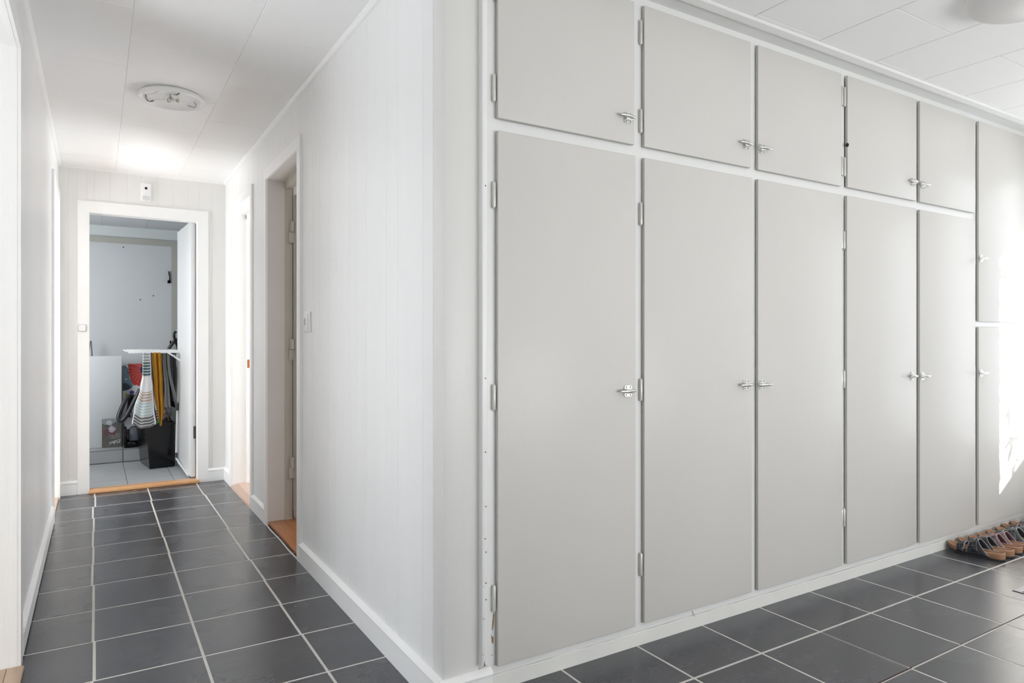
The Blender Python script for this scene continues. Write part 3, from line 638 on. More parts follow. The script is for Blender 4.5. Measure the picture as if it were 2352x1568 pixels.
# ------------------------------------------------------------------ sandals
MCORK = mat('cork', (.42, .22, .12), .75, col2=(.20, .095, .05), vscale=260, bump=.4, bscale=300)
MBED = mat('suede_footbed', (.46, .27, .16), .85, col2=(.28, .14, .08), vscale=18)
MSOLE = mat('rubber_outsole', (.035, .033, .035), .6, var=.2, vscale=80)
MBUCK = mat('buckle_grey_metal', (.20, .20, .22), .25, var=.1, metal=.9)
def sandal(x, y, ang, s, sc, leather, inner, edge, label, grp, lift=0):
    ca, sa = math.cos(ang), math.sin(ang)
    LEN = .262 * sc
    def W(p):
        px, py, pz = p; px *= s; return (x + px * ca - py * sa, y + px * sa + py * ca, pz + lift)
    def half(t):    # half width along the length (t 0 heel .. 1 toe)
        t = min(max(t, 0), 1)
        base = .0325 + .0125 * math.sin(math.pi * min(1, max(0, (t - .22) / .95)) * .92)
        cap = max(0, 1 - max(0, (.16 - t) / .16) ** 2.4) ** .5 * max(0, 1 - max(0, (t - .72) / .28) ** 2.4) ** .5
        return base * cap * sc
    def ctr(t): return (.004 * math.sin(math.pi * t) - .010 * max(0, t - .5)) * sc
    N = 30
    ty = [.5 - .5 * math.cos(math.pi * k / N) for k in range(N + 1)]
    ring = [(ctr(q) + half(q), LEN * q) for q in ty] + [(ctr(q) - half(q), LEN * q) for q in ty[N - 1:0:-1]]
    nr = len(ring); nrm = []
    for k in range(nr):
        a, b = ring[k - 1], ring[(k + 1) % nr]; d = Vector((b[0] - a[0], b[1] - a[1])); d.normalize(); nrm.append((-d.y, d.x))
    cxm, cym = ctr(.5), LEN * .5
    def rock(yy): t = yy / LEN; return .020 * max(0, (t - .62) / .38) ** 1.7 + .002 * max(0, (.12 - t) / .12)
    def loft(levels, capb=False, capt=False):
        m = M()
        for ins, z in levels:
            for (a, b), (nx, ny) in zip(ring, nrm):
                xx, yy = a + nx * ins, b + ny * ins
                if ins > .015: xx, yy = cxm + (xx - cxm) * .98, yy
                m.v.append(W((xx, yy, rock(yy) + (z(yy / LEN) if callable(z) else z))))
        for i in range(len(levels) - 1):
            for k in range(nr): m.f.append((i * nr + k, i * nr + (k + 1) % nr, (i + 1) * nr + (k + 1) % nr, (i + 1) * nr + k)); m.mi.append(0)
        if capb: m.f.append(tuple(range(nr))[::-1]); m.mi.append(0)
        if capt: m.f.append(tuple(range((len(levels) - 1) * nr, len(levels) * nr))); m.mi.append(0)
        return m
    t_ = thing('sandal', (x, y, 0), label, 'sandal', grp)
    obj('outsole', loft([(.003, .0), (0, .002), (0, .009)], capb=True, capt=True), MSOLE, t_, smooth=50, fixn=True)
    rim = lambda t: .031 + .007 * max(0, (.4 - t) / .4) - .005 * max(0, t - .6)
    obj('cork_midsole', loft([(.001, .009), (0, .018), (.0005, lambda t: rim(t) - .002), (.002, rim), (.0045, rim)]), MCORK, t_, smooth=50, fixn=True)
    obj('footbed', loft([(.0045, rim), (.0065, lambda t: rim(t) - .004), (.010, lambda t: rim(t) - .010), (.016, lambda t: rim(t) - .0135)], capt=True), MBED, t_, smooth=60, fixn=True)
    rr_ = [W((a + nx * .0028, b + ny * .0028, rock(b) + rim(b / LEN))) for (a, b), (nx, ny) in zip(ring, nrm)]
    obj('rim_edge', M().tube(rr_ + [rr_[0]], .0014, 6), edge if edge is EDP else EDG2, t_, smooth=60)
    def surf(q, yy, off=0):     # q 0..pi over the foot
        t = yy / LEN; a = half(t) + .0035 * sc + off
        h = (.078 - .42 * max(0, yy / sc - .115) ) * sc + off
        cs, sn = math.cos(q), math.sin(q)
        ex = a * (abs(cs) ** .75) * (1 if cs > 0 else -1)
        return (ctr(t) + ex, yy, rock(yy) + .010 + h * sn ** .9)
    def rear(q): return (.058 + .062 * math.sin(q) ** .8) * sc
    m = M()
    def band(f0, f1, q0, q1, nu, nv):
        m.grid(lambda u, v: W(surf(q0 + (q1 - q0) * u, (f0(q0 + (q1 - q0) * u)) * (1 - v) + f1(q0 + (q1 - q0) * u) * v)), nu, nv)
    g0, g1, f1 = .158 * sc, .176 * sc, .208 * sc
    band(rear, lambda q: g0, 0.001, math.pi - .001, 28, 5)
    band(lambda q: g1, lambda q: f1, 0.001, math.pi - .001, 28, 3)
    band(lambda q: g0, lambda q: g1, .001, .38, 3, 1); band(lambda q: g0, lambda q: g1, math.pi - .38, math.pi - .001, 3, 1)
    up_ = obj('strap_upper', m, [leather], t_, smooth=60, solid=.0028, fixn=True)
    e = M()
    for fn in (rear, lambda q: g0 + .001, lambda q: g1 - .001, lambda q: f1):
        full = fn is rear or fn(0) == f1
        qa = .05 if full else .40
        e.tube([W(surf(qa + (math.pi - 2 * qa) * k / 26, fn(qa + (math.pi - 2 * qa) * k / 26))) for k in range(27)], .0014, 6)
    obj('strap_edge', e, edge, t_, smooth=60)
    lining = M()
    lining.grid(lambda u, v: W(surf(.02 + (math.pi - .04) * u, rear(.02 + (math.pi - .04) * u) * (1 - v) + g0 * v + .001, -.0022)), 24, 4)
    obj('strap_lining', lining, inner, t_, smooth=60, solid=.0006)
    # strap tails and buckles on the outer side
    for (yc, q0, q1) in ((.135, 2.95, 2.18), (.192, 3.02, 2.30)):
        yc *= sc; wd = .0135 * sc
        tl = M(); tl.grid(lambda u, v: W(surf(q0 + (q1 - q0) * u, yc - wd + 2 * wd * v + (-.012 * sc * (1 - u) if yc < .15 else 0), .0035)), 6, 3)
        obj('strap_tail', tl, leather, t_, smooth=60, solid=.002)
        b = M(); qa, qb = q1 + .34, q1 - .02; w2 = wd + .003
        cor = [(qa, yc - w2), (qa, yc + w2), (qb, yc + w2), (qb, yc - w2), (qa, yc - w2)]
        for c0, c1 in zip(cor[:-1], cor[1:]):
            b.tube([W(surf(c0[0] + (c1[0] - c0[0]) * k / 4, c0[1] + (c1[1] - c0[1]) * k / 4, .0065)) for k in range(5)], .0017, 6)
        b.tube([W(surf(qa + (qb - qa) * k / 3, yc, .0075)) for k in range(4)], .0011, 6)
        obj('buckle', b, MBUCK, t_, smooth=60)
    return t_
LB = mat('black_leather', (.028, .030, .034), .42, var=.2, vscale=40, bump=.2, bscale=200)
LBI = mat('dark_lining', (.022, .026, .034), .6, var=.2)
EDG2 = mat('pale_suede_rim', (.60, .45, .36), .7, var=.05)
EDG = mat('pale_cut_edge', (.50, .50, .52), .5, var=.05)
LP = mat('mauve_leather', (.25, .165, .17), .42, var=.15, vscale=40, bump=.2, bscale=200)
LPI = mat('plum_lining', (.075, .045, .07), .6, var=.2)
EDP = mat('pink_cut_edge', (.62, .43, .42), .5, var=.05)
LG = mat('slate_leather', (.085, .098, .10), .45, var=.15, vscale=40, bump=.2, bscale=200)
LBR = mat('umber_leather', (.09, .055, .045), .45, var=.2, vscale=40)
HY = 1.633
A0 = math.radians(6)
GS = 'sandals lined up at the foot of the wardrobe'
sandal(3.985, HY, A0, 1, 1, LB, LBI, EDG, 'black two-strap cork sandal leftmost in the row', GS)
sandal(4.085, HY, A0, -1, 1, LB, LBI, EDG, 'black two-strap cork sandal second from the left in the row', GS)
sandal(4.185, HY + .003, A0 * .9, 1, .96, LP, LPI, EDP, 'mauve pink cork sandal beside the black pair', GS)
sandal(4.282, HY + .003, A0 * .9, -1, .96, LP, LPI, EDP, 'mauve pink cork sandal beside the slate grey pair', GS)
sandal(4.388, HY - .02, A0 * .7, 1, 1.05, LG, LBI, EDG, 'slate grey buckled cork sandal right after the mauve pair', GS)
sandal(4.496, HY - .02, A0 * .7, -1, 1.05, LG, LBI, EDG, 'slate grey cork sandal beside the umber brown pair', GS)
sandal(4.603, HY + .01, A0 * .5, 1, .98, LBR, LBI, EDG, 'umber brown cork sandal nearest the slate grey pair', GS)
sandal(4.704, HY + .01, A0 * .5, -1, .98, LBR, LBI, EDG, 'umber brown cork sandal at the right end of the row', GS)
# dark boot at the very edge
t = thing('boot', (4.84, 1.62, 0), 'black boot standing past the last sandal at the right edge', 'boot')
m = M()
m.tube([(4.83, 1.64, .022), (4.83, 1.70, .030), (4.828, 1.77, .030), (4.826, 1.83, .028), (4.825, 1.868, .022)], [.034, .042, .044, .040, .022], 16)
m.tube([(4.83, 1.665, .03), (4.83, 1.668, .10), (4.83, 1.672, .17)], [.036, .038, .042], 16)
for i, p in enumerate(m.v): m.v[i] = (p[0], p[1], max(p[2], .008))
obj('upper', m, LB, t, smooth=60)
obj('sole', M().bbox((4.79, 1.605, 0), (4.868, 1.885, .012), .006), MSOLE, t, smooth=40)

# ------------------------------------------------------------------ things in the laundry room
m = M().bbox((-.30, 7.475, .121), (.207, 7.497, .985), .002)
obj('white_board', m, mat('white_melamine', (.66, .68, .69), .35, var=.02), None, smooth=40, loc=(-.05, 7.486, .121), label='large plain white board leaning left inside the laundry', cat='board')
t = thing('folded_stand', (-.06, 7.58, .12), 'thin dark metal bars rising behind the white board', 'stand')
MBAR = mat('gunmetal_bar', (.13, .13, .15), .35, var=.1, metal=.5)
for x0, x1 in ((-.062, -.046), (-.034, -.042)): obj('bar', M().tube([(x0 + .01, 7.575, .122), (x0, 7.575, 1.0), (x1, 7.575, 1.13)], .005, 8), MBAR, t, smooth=60)
obj('cross_bar', M().tube([(-.052, 7.575, .5), (-.024, 7.575, .5)], .004, 8), MBAR, t, smooth=60)

# abstract canvas
t = thing('canvas_painting', (.35, 7.60, .12), 'bright abstract canvas with a red ribbed fan and blue bell shape', 'painting')
CX0, CX1, CZ0, CZ1, CY = .2185, .60, .121, .905, 7.575
obj('canvas', M().box((CX0, CY, CZ0), (CX1, CY + .03, CZ1)), mat('canvas_white', (.62, .64, .66), .7, var=.04), t)
obj('stretcher_edge', M().box((CX0 - .006, CY + .001, CZ0), (CX0, CY + .03, CZ1 - .02)), mat('raw_pine', (.42, .25, .13), .6, var=.2), t)
pm = M()
def P2(px, py):   # photo-like layout of the print, measured on the canvas plane in metres
    return (.00374 * (px - 281) + CX0, CZ1 - .00424 * (py - 836))
def poly(pts, mi, off):
    pm.prism([P2(*p) for p in pts], 1, CY - off, CY - .0002, mi)
fan = [(293.5, 836), (340, 836), (345, 850), (340, 870), (326, 884), (322, 888), (317, 888), (313, 885), (306, 886), (300, 875), (294, 855)]
poly(fan, 0, .0006)
hub = (328, 850)
for q in range(0, 11):
    a = math.radians(95 + q * 15); dx, dy = math.cos(a), math.sin(a)
    p0 = (hub[0] + 7 * dx, hub[1] + 7 * dy); p1 = (hub[0] + 33 * dx, hub[1] + 33 * dy)
    if p1[1] < 838 : p1 = (p1[0], 838)
    nx, ny = -dy * .45, dx * .45
    poly([(p0[0] - nx, p0[1] - ny), (p1[0] - nx, p1[1] - ny), (p1[0] + nx, p1[1] + ny), (p0[0] + nx, p0[1] + ny)], 1, .0010)
    poly([(p0[0] + 2.2 * nx, p0[1] + 2.2 * ny + .5), (p1[0] + 4 * nx, p1[1] + 4 * ny), (p1[0] + 6 * nx, p1[1] + 6 * ny), (p0[0] + 3.4 * nx, p0[1] + 3.4 * ny + .5)], 6, .0009)
def disc(c, rx, ry, mi, off): poly([(c[0] + rx * math.cos(math.radians(20 * k)), c[1] + ry * math.sin(math.radians(20 * k))) for k in range(18)], mi, off)
disc(hub, 7, 9, 2, .0014)
bell = [(281, 840.5), (286, 841), (291, 846), (293, 856), (295, 868), (301, 880), (303, 886), (300, 892), (290, 896), (281, 898)]
poly([(a + (1 if a > 282 else 0), b) for a, b in bell], 2, .0007); poly([(a, b + (1.2 if b < 860 else -.8)) for a, b in bell], 3, .0010)
poly([(281, 879), (290, 880.5), (300, 888), (298, 892), (290, 895), (281, 897)], 4, .0013)
disc((289, 871), 2.3, 2.3, 7, .0015); disc((302, 902), 5.5, 4.5, 5, .0010); disc((290.5, 908), 4.2, 4.2, 8, .0010); disc((286, 918), 4, 5, 9, .0010); disc((300, 930), 6, 6, 3, .0008)
cols = [(.52, .045, .035), (.20, .012, .018), (.025, .018, .06), (.17, .27, .34), (.05, .075, .11), (.09, .035, .20), (.68, .20, .17), (.45, .60, .62), (.50, .40, .02), (.16, .08, .20)]
obj('print', pm, [mat('canvas_paint_%s' % n, c, .5, var=.12, vscale=12) for n, c in zip(['red', 'dark_red', 'navy', 'steel_blue', 'slate', 'violet', 'pink', 'pale', 'yellow', 'plum'], cols)], t, label='red fan, blue bell and coloured dots')

# floral card box
t = thing('flower_print_box', (.12, 7.45, .12), 'flat box with a flower photograph and white script leaning on the white board', 'box')
fm = mat('floral_photo', (.09, .085, .075), .35, col2=(.15, .14, .13), vscale=14)
obj('box', M().box((.046, 7.447, .121), (.205, 7.472, .388)), fm, t)
pm = M(); bx, bz = .046, .388
def P3(zx, zy): return (bx + (zx - 132) / 520 * .159, bz - (zy - 745) / 610 * .267)
def q3(pts, mi, off): pm.prism([P3(*p) for p in pts], 1, 7.447 - off, 7.4469, mi)
def blob(c, rx, ry, mi, off, j=.15, n=14):
    random.seed(int(c[0] + c[1])); q3([(c[0] + rx * (1 + random.uniform(-j, j)) * math.cos(2 * math.pi * k / n), c[1] + ry * (1 + random.uniform(-j, j)) * math.sin(2 * math.pi * k / n)) for k in range(n)], mi, off)
q3([(132, 745), (560, 745), (540, 790), (430, 835), (380, 880), (240, 870), (132, 835)], 0, .0004)
blob((320, 820), 75, 55, 1, .0007); blob((270, 890), 60, 28, 2, .0008); blob((240, 1040), 60, 75, 3, .0006, .35); blob((290, 1000), 60, 45, 3, .0008, .3); blob((420, 1050), 80, 40, 3, .0007, .35)
blob((400, 960), 95, 72, 4, .0010, .2, 18); blob((385, 960), 50, 40, 1, .0012, .2); blob((570, 850), 40, 30, 5, .0007)
for k, (x0, x1, y) in enumerate(((490, 610, 1068), (350, 440, 1103), (470, 612, 1098), (395, 490, 1128), (505, 612, 1124), (360, 615, 1158))): q3([(x0, y - 4), (x1, y - 7), (x1, y + 1), (x0, y + 4)], 6, .0008)
def stroke(pts, wd, mi=7):
    for a, b in zip(pts[:-1], pts[1:]):
        d = Vector((b[0] - a[0], b[1] - a[1])); d.normalize(); nx, ny = -d.y * wd, d.x * wd; ex, ey = d.x * wd * .5, d.y * wd * .5
        q3([(a[0] - nx - ex, a[1] - ny - ey), (b[0] - nx + ex, b[1] - ny + ey), (b[0] + nx + ex, b[1] + ny + ey), (a[0] + nx - ex, a[1] + ny - ey)], mi, .0012)
stroke([(322, 1305), (335, 1255), (352, 1245), (360, 1275), (382, 1278), (395, 1245), (405, 1240), (420, 1262)], 5)
stroke([(420, 1262), (432, 1225), (440, 1235), (452, 1292), (458, 1230), (470, 1285), (480, 1225)], 5)
stroke([(480, 1225), (500, 1255), (520, 1215), (545, 1240), (530, 1262), (575, 1255), (600, 1240), (585, 1215), (625, 1205), (600, 1262), (545, 1268)], 5)
stroke([(330, 1245), (420, 1228), (560, 1200), (622, 1190)], 4)
cols = [(.28, .32, .33), (.55, .55, .58), (.06, .11, .07), (.17, .07, .08), (.52, .42, .50), (.07, .10, .18), (.45, .45, .44), (.72, .74, .76)]
obj('print', pm, [mat('card_ink_%s' % n, c, .4, var=.2, vscale=60) for n, c in zip(['sky', 'white', 'green', 'wine', 'pink', 'blue', 'caption', 'script'], cols)], t, label='blossoms with small captions and a white script word')

# vacuum cleaner
t = thing('vacuum_cleaner', (.28, 7.37, .12), 'black and silver canister vacuum cleaner with its hose looped up', 'vacuum cleaner')
MSIL = mat('silver_plastic', (.48, .50, .54), .25, var=.05, metal=.3)
MSMOKE = mat('smoky_bin', (.16, .17, .20), .15, var=.3, vscale=14)
MRUB = mat('ribbed_hose_rubber', (.035, .037, .042), .38, var=.1)
obj('chassis', M().bbox((.215, 7.32, .121), (.375, 7.42, .190), .018).bbox((.225, 7.335, .18), (.37, 7.42, .42), .02), MBLACK, t, smooth=50)
obj('dust_bin', M().bbox((.262, 7.305, .185), (.345, 7.345, .32), .012).bbox((.240, 7.318, .20), (.262, 7.35, .30), .006), MSMOKE, t, smooth=50)
obj('top_cover', M().prism([(.225, .30), (.225, .405), (.262, .41), (.300, .395), (.36, .385), (.365, .335), (.275, .322), (.258, .30)], 1, 7.30, 7.34), MSIL, t, fixn=True)
obj('carry_handle', M().bbox((.262, 7.30, .43), (.345, 7.33, .452), .008).bbox((.275, 7.31, .40), (.29, 7.33, .44), .005), MSIL, t, smooth=50)
m = M().lathe([(.105, -.016), (.118, -.008), (.118, .008), (.105, .016)], (.229, 7.375, .238), 36, axis=0); m.lathe([(.07, -.014), (.0005, -.014)], (.229, 7.375, .238), 24, axis=0); m.lathe([(.0005, .014), (.105, .016)], (.229, 7.375, .238), 24, axis=0)
m.lathe([(.105, -.016), (.07, -.014)], (.229, 7.375, .238), 36, axis=0)
obj('wheel', m, MBLACK, t, smooth=40, fixn=True)
hz = [(322, 893, 7.30), (315, 908, 7.29), (306, 925, 7.28), (297, 943, 7.275), (288, 958, 7.27), (279, 967, 7.27), (272.5, 964, 7.275), (272, 955, 7.285), (277, 942, 7.30), (284, 926, 7.32), (291, 913, 7.34), (297, 910, 7.36)]
F_, CXp, HYp = 1553., 1176., 780.
def at(px, py, Y0):   # metric position on the plane y = Y0 measured once from the photograph
    fx, fy = math.sin(YAW), math.cos(YAW); l = (px - CXp) / F_; rx, ry = fx + l * fy, fy - l * fx
    k = Y0 / ry; return Vector((rx * k, Y0, CAM_H - (py - HYp) / F_ * k))
def smoothpath(P_, sub=5, it=4):
    P_ = [Vector(p) for p in P_]; Q = []
    for i in range(len(P_) - 1):
        for k in range(sub): Q.append(P_[i].lerp(P_[i + 1], k / sub))
    Q.append(P_[-1])
    for _ in range(it): Q = [Q[0]] + [(Q[i - 1] + Q[i] * 2 + Q[i + 1]) / 4 for i in range(1, len(Q) - 1)] + [Q[-1]]
    return Q
pth = smoothpath([at(*p) for p in hz])
obj('hose', M().tube(pth, [.019 + .0012 * (i % 2) for i in range(len(pth))], 14), MRUB, t, smooth=60)
obj('hose_inner_run', M().tube(smoothpath([(.286, 7.37, .62), (.275, 7.38, .52), (.262, 7.385, .44), (.25, 7.375, .38)]), .026, 12), MBLACK, t, smooth=60)

t = thing('vacuum_wand', (.62, 7.45, .12), 'curved black tube with a hooked handle behind the drying rack', 'vacuum wand')
pth = smoothpath([(.45, 7.42, .122), (.50, 7.42, .60), (.54, 7.42, .92), (.592, 7.42, 1.02), (.632, 7.42, 1.10), (.70, 7.42, 1.16), (.78, 7.42, 1.14)])
obj('tube', M().tube(pth, .016, 12), MRUB, t, smooth=60)
m = M().tube(smoothpath([(.73, 7.40, 1.27), (.685, 7.40, 1.235), (.650, 7.40, 1.205), (.655, 7.40, 1.15), (.685, 7.40, 1.07), (.695, 7.40, 1.0)]), [.012] * 26, 10)
obj('handle', m, MBLACK, t, smooth=60)
obj('handle_tip', M().tube([(.668, 7.385, 1.222), (.72, 7.385, 1.268)], .012, 10), MSIL, t, smooth=60)

# black bin with bagged contents
t = thing('storage_bin', (.48, 6.95, 0), 'glossy black plastic bin filled with bags under the drying rack', 'bin')
bot = [(.400, 6.735), (.602, 6.775), (.560, 7.19), (.350, 7.15)]; top = [(.372, 6.705), (.600, 6.748), (.560, 7.22), (.312, 7.18)]
m = M(); zt = .405
mid_ = [(.95 * b[0] + .05 * a[0], .95 * b[1] + .05 * a[1]) for a, b in zip(top, bot)]
def lv(q, z, k=1.0):
    c = (sum(p[0] for p in q) / 4, sum(p[1] for p in q) / 4); return [(c[0] + (p[0] - c[0]) * k, c[1] + (p[1] - c[1]) * k, z) for p in q]
rings = [lv(bot, .002), lv(top, zt - .02), lv(top, zt - .02, 1.03), lv(top, zt, 1.03), lv(top, zt, .96), lv(bot, .012, .95)]
v = [p for r in rings for p in r]; f = [(4 * i + k, 4 * i + (k + 1) % 4, 4 * i + 4 + (k + 1) % 4, 4 * i + 4 + k) for i in range(5) for k in range(4)] + [(0, 1, 2, 3), (20, 21, 22, 23)]
o = obj('bin_body', M().add(v, f), MBLACK, t, fixn=True)
md = o.modifiers.new('bevel', 'BEVEL'); md.width = .004; md.segments = 2
def crumple(name, c, r, sc_, mt, seed, label, cat):
    import mathutils.noise as mn
    bm = bmesh.new(); bmesh.ops.create_icosphere(bm, subdivisions=4, radius=1)
    for v_ in bm.verts:
        n_ = mn.noise(v_.co * 2.2 + Vector((seed, 0, 0))) * .35 + abs(mn.noise(v_.co * 6 + Vector((0, seed, 0)))) * .18
        v_.co = Vector((v_.co.x * sc_[0], v_.co.y * sc_[1], v_.co.z * sc_[2])) * (1 + n_)
    bm.verts.index_update(); mm = M().add([(v_.co * r + Vector(c))[:] for v_ in bm.verts], [[q.index for q in fc.verts] for fc in bm.faces]); bm.free()
    return obj(name, mm, mt, None, loc=c, label=label, cat=cat)
crumple('plastic_bag', (.495, 6.95, .43), .090, (.95, 1.5, 1.15), mat('brown_bag_film', (.10, .055, .05), .25, col2=(.26, .20, .19), vscale=25), 3, 'crumpled dark brown plastic bag inside the black bin', 'bag')
crumple('green_cloth', (.462, 6.80, .408), .028, (1, 1, .7), mat('green_cloth', (.10, .42, .07), .6, var=.3), 9, 'small bright green bundle at the front of the black bin', 'cloth')

# drying rack
t = thing('drying_rack', (.45, 6.85, 0), 'white folding drying rack with laundry hung over its wires', 'drying rack')
MRK = mat('white_enamel', (.80, .81, .82), .25, var=.01)
MJT = mat('slate_joint', (.07, .07, .10), .4, var=.1)
obj('rail', M().bbox((.232, 6.585, 1.024), (.64, 6.603, 1.050), .003), MRK, t, smooth=40)
obj('rail', M().bbox((.232, 7.14, 1.030), (.64, 7.155, 1.052), .003), MRK, t, smooth=40)
obj('end_bar', M().tube([(.215, 6.59, 1.045), (.215, 7.15, 1.045)], .008, 10).tube([(.213, 6.594, 1.045), (.24, 6.594, 1.042)], .008, 8), MRK, t, smooth=50)
for x in (.29, .35, .41, .455, .51, .56, .61): obj('wire', M().tube([(x, 6.60, 1.044), (x, 7.145, 1.044)], .0025, 8), MRK, t, smooth=60)
obj('brace', M().prism([(.525, 1.026), (.545, 1.026), (.640, .962), (.640, .940)], 1, 6.575, 6.585), MRK, t, fixn=True)
m = M().lathe([(.010, 0), (.008, -.006), (.0003, -.007)], (.578, 6.575, 1.000), 14, axis=1).lathe([(.007, 0), (.006, -.006), (.0003, -.007)], (.602, 6.575, 1.002), 14, axis=1)
obj('pivot_bolt', m, MCHROME, t, smooth=50)
LB0, LB1, LB2 = at(404.5, 1052, 6.665), at(407.5, 934, 6.665), at(418, 812, 6.665)
obj('leg', M().tube([LB0, LB1, LB2], .0085, 10), MRK, t, smooth=50)
obj('leg', M().tube([(.375, 7.165, .128), (.375, 7.16, .60), (.375, 7.145, 1.03)], .0085, 10), MRK, t, smooth=50)
for p0, p1 in ((LB0 - Vector((0, 0, .012)), LB0.lerp(LB1, .11)), (LB0.lerp(LB1, .93), LB0.lerp(LB1, 1.08))): obj('joint_sleeve', M().tube([p0, p1], .0115, 10), MJT, t, smooth=50)
obj('foot_rod', M().tube([LB0, at(433, 1093, 6.13)], .0085, 10), MRK, t, smooth=50)

def cloth(name, xt0, xt1, xb0, xb1, zt, zb, y0, y1, folds, amp, mt, label, cat='towel', skew=0, seed=1, grp=None):
    random.seed(seed); ph = [random.uniform(0, 6.28) for _ in range(4)]; m = M()
    def fn(u, v):   # u across, v down
        a = xt0 + (xt1 - xt0) * u; b = xb0 + (xb1 - xb0) * u
        x = a + (b - a) * (v ** 1.3); z = zt + (zb - zt) * v + skew * u * v + .006 * math.sin(9 * u + ph[0]) * v
        y = y0 + (y1 - y0) * .0 + amp * math.sin(folds * 2 * math.pi * u + ph[1]) * (.6 + .5 * v) + .3 * amp * math.sin(3 * v + ph[2])
        return (x + .004 * math.sin(7 * v + ph[3]), y, z)
    m.grid(fn, 40, 30)
    # rear half of the folded cloth, hanging over the wire
    def fb(u, v):
        p = fn(1 - u * 1.0, v * .93); return (p[0], 2 * y1 - p[1], p[2])
    return obj(name, m, mt, None, smooth=80, solid=.003, label=label, cat=cat, group=grp, loc=((xt0 + xt1) / 2, y0, zb))

# tea towel: stripes woven into the cloth, laid out by height
def stripe_mat():
    m = bpy.data.materials.new('striped_tea_towel'); m.use_nodes = True; nt = m.node_tree; N = nt.nodes; L = nt.links; b = N['Principled BSDF']; b.inputs['Roughness'].default_value = .85
    uv = N.new('ShaderNodeUVMap'); sp = N.new('ShaderNodeSeparateXYZ'); L.new(uv.outputs[0], sp.inputs[0])
    r = N.new('ShaderNodeValToRGB'); r.color_ramp.interpolation = 'CONSTANT'; E = r.color_ramp.elements
    stops = [(0, (.30, .34, .36)), (.10, (.30, .28, .27)), (.13, (.06, .115, .12)), (.32, (.70, .70, .72)), (.52, (.42, .34, .29)), (.66, (.42, .50, .51)), (.84, (.13, .13, .13))]
    while len(E) < len(stops): E.new(.5)
    for e, (p, c) in zip(E, stops): e.position = p; e.color = (*c, 1)
    L.new(sp.outputs[1], r.inputs[0])
    mu = N.new('ShaderNodeMath'); mu.operation = 'MULTIPLY'; mu.inputs[1].default_value = 26; L.new(sp.outputs[1], mu.inputs[0])
    fr = N.new('ShaderNodeMath'); fr.operation = 'FRACT'; L.new(mu.outputs[0], fr.inputs[0])
    gt = N.new('ShaderNodeMath'); gt.operation = 'LESS_THAN'; gt.inputs[1].default_value = .24; L.new(fr.outputs[0], gt.inputs[0])
    # white selvedges
    ab = N.new('ShaderNodeMath'); ab.operation = 'ABSOLUTE'; sb = N.new('ShaderNodeMath'); sb.operation = 'SUBTRACT'; sb.inputs[1].default_value = .5
    L.new(sp.outputs[0], sb.inputs[0]); L.new(sb.outputs[0], ab.inputs[0]); g2 = N.new('ShaderNodeMath'); g2.operation = 'GREATER_THAN'; g2.inputs[1].default_value = .45; L.new(ab.outputs[0], g2.inputs[0])
    mx = N.new('ShaderNodeMath'); mx.operation = 'MAXIMUM'; L.new(gt.outputs[0], mx.inputs[0]); L.new(g2.outputs[0], mx.inputs[1])
    mix = N.new('ShaderNodeMix'); mix.data_type = 'RGBA'; L.new(mx.outputs[0], mix.inputs[0]); L.new(r.outputs[0], mix.inputs[6]); mix.inputs[7].default_value = (.72, .73, .75, 1)
    L.new(mix.outputs[2], b.inputs['Base Color']); return m
def uvgrid(o, nu, nv):
    me = o.data; ul = me.uv_layers.new(name='UVMap')
    for l in me.loops:
        i, j = divmod(l.vertex_index, nv + 1); ul.data[l.index].uv = (i / nu, j / nv)
MST = stripe_mat()
def keyed(pts, v):
    for (v0, *a), (v1, *b) in zip(pts[:-1], pts[1:]):
        if v <= v1:
            k = (v - v0) / (v1 - v0); k = k * k * (3 - 2 * k); return [x + (y - x) * k for x, y in zip(a, b)]
    return pts[-1][1:]
# v, xleft, xmid, xright (in metres)
tw = [(0, .334, .345, .396), (.3, .336, .345, .402), (.5, .318, .345, .412), (.8, .272, .340, .424), (1.0, .256, .335, .438)]
t = thing('tea_towel', (.35, 6.56, .40), 'white tea towel with teal, taupe and grey check stripes hung on the rack', 'towel')
def tfn(u, v):
    xl, xm, xr = keyed(tw, v); x = xl + (xm - xl) * u * 2 if u < .5 else xm + (xr - xm) * (u - .5) * 2
    y = 6.555 + .020 * (1 - abs(u - .5) * 2) * (-1) + .006 * math.sin(12 * u + 4 * v)
    z = 1.030 - v * (.60 + .045 * math.sin(2.8 * u)) + .004 * math.sin(13 * u) * v
    return (x, y, z)
m = M(); m.grid(tfn, 24, 40); o = obj('front_panel', m, MST, t, smooth=80); uvgrid(o, 24, 40)
def tf2(u, v):
    x0 = .398 + .045 * v ** 2.5; x1 = .408 + .072 * v ** 3
    return (x0 + (x1 - x0) * u, 6.575 + .01 * u, 1.030 - .60 * v + .02 * math.sin(3 * u) * v)
m = M(); m.grid(tf2, 6, 40); o = obj('back_panel', m, MST, t, smooth=80); uvgrid(o, 6, 40)
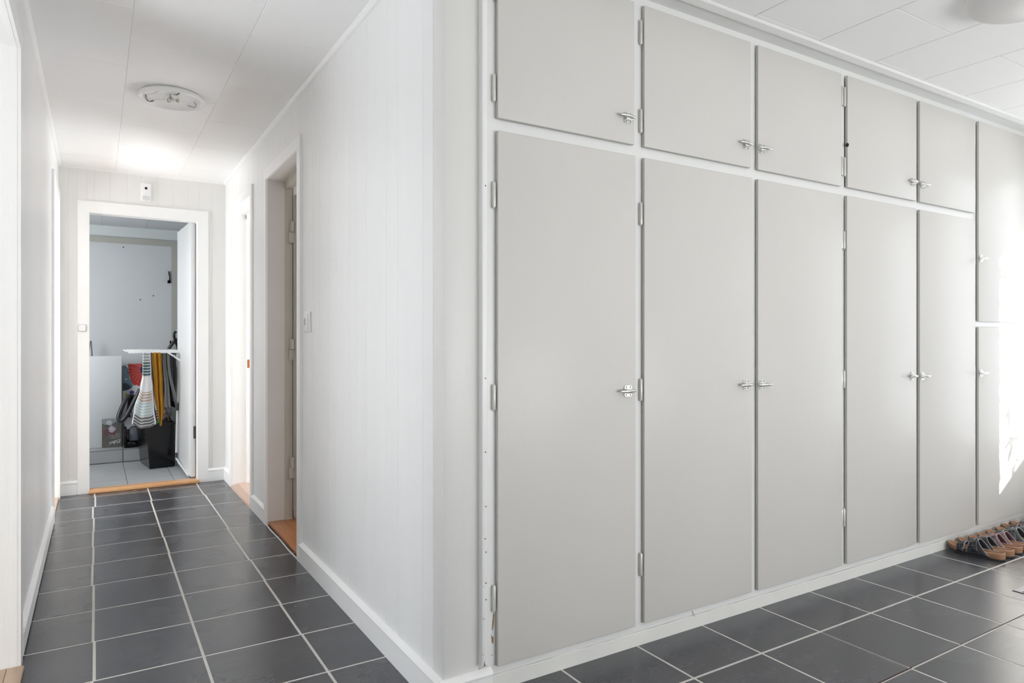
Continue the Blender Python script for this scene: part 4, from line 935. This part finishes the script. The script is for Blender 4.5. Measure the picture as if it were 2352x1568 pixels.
obj('dark_hem', M().tube([tuple(Vector(tf2(0, k / 20)) + Vector((.004, -.004, 0))) for k in range(21)], .0035, 6), MBLACK, t, smooth=60)
MYEL = mat('mustard_terry', (.50, .24, .012), .9, col2=(.36, .16, .008), vscale=60, bump=.4, bscale=300)
def yfn(u, v):
    xl, xr = keyed([(0, .412, .482), (.5, .426, .492), (.85, .440, .500), (1, .452, .490)], v)
    return (xl + (xr - xl) * u, 6.585 + .016 * math.sin(2 * math.pi * 2.3 * u + .6), 1.030 - .585 * v - (.05 * v ** 3 if .45 < u < .85 else 0))
m = M(); m.grid(yfn, 48, 24); obj('mustard_towel', m, MYEL, None, smooth=80, solid=.003, label='mustard yellow towel hanging in folds next to the tea towel', cat='towel', loc=(.45, 6.585, .45))
MBC = mat('black_cloth', (.012, .013, .013), .9, var=.3, vscale=30); MGC = mat('grey_cloth', (.22, .23, .235), .9, var=.15, vscale=60, bump=.3, bscale=300); MDG = mat('charcoal_cloth', (.045, .046, .05), .9, var=.2, vscale=30)
MTQ = mat('teal_grey_cloth', (.09, .115, .115), .9, var=.2, vscale=30)
cloth('black_garment', .392, .455, .405, .47, 1.030, .56, 6.66, 6.67, 2, .010, MBC, 'black garment hanging behind the tea towel and the mustard towel', 'garment', seed=2)
cloth('teal_garment', .480, .528, .490, .520, 1.030, .60, 6.70, 6.71, 2, .010, MTQ, 'dull teal garment just right of the mustard towel', 'garment', seed=5)
cloth('grey_towel', .500, .518, .512, .562, 1.030, .545, 6.635, 6.64, 1.5, .008, MGC, 'light grey towel with narrow top on the right half of the rack', 'towel', seed=3)
cloth('black_trousers', .492, .575, .500, .600, 1.030, .535, 6.77, 6.78, 2.5, .012, MBC, 'black trousers hanging behind the light grey towel', 'garment', seed=4)
cloth('grey_scarf', .521, .540, .585, .608, 1.030, .575, 6.615, 6.62, 1, .005, MGC, 'narrow grey cloth slanting down towards the rack leg', 'garment', seed=6)
cloth('charcoal_garment', .548, .606, .575, .606, 1.030, .60, 6.685, 6.69, 2, .008, MDG, 'charcoal garment at the right end of the rack', 'garment', seed=8)
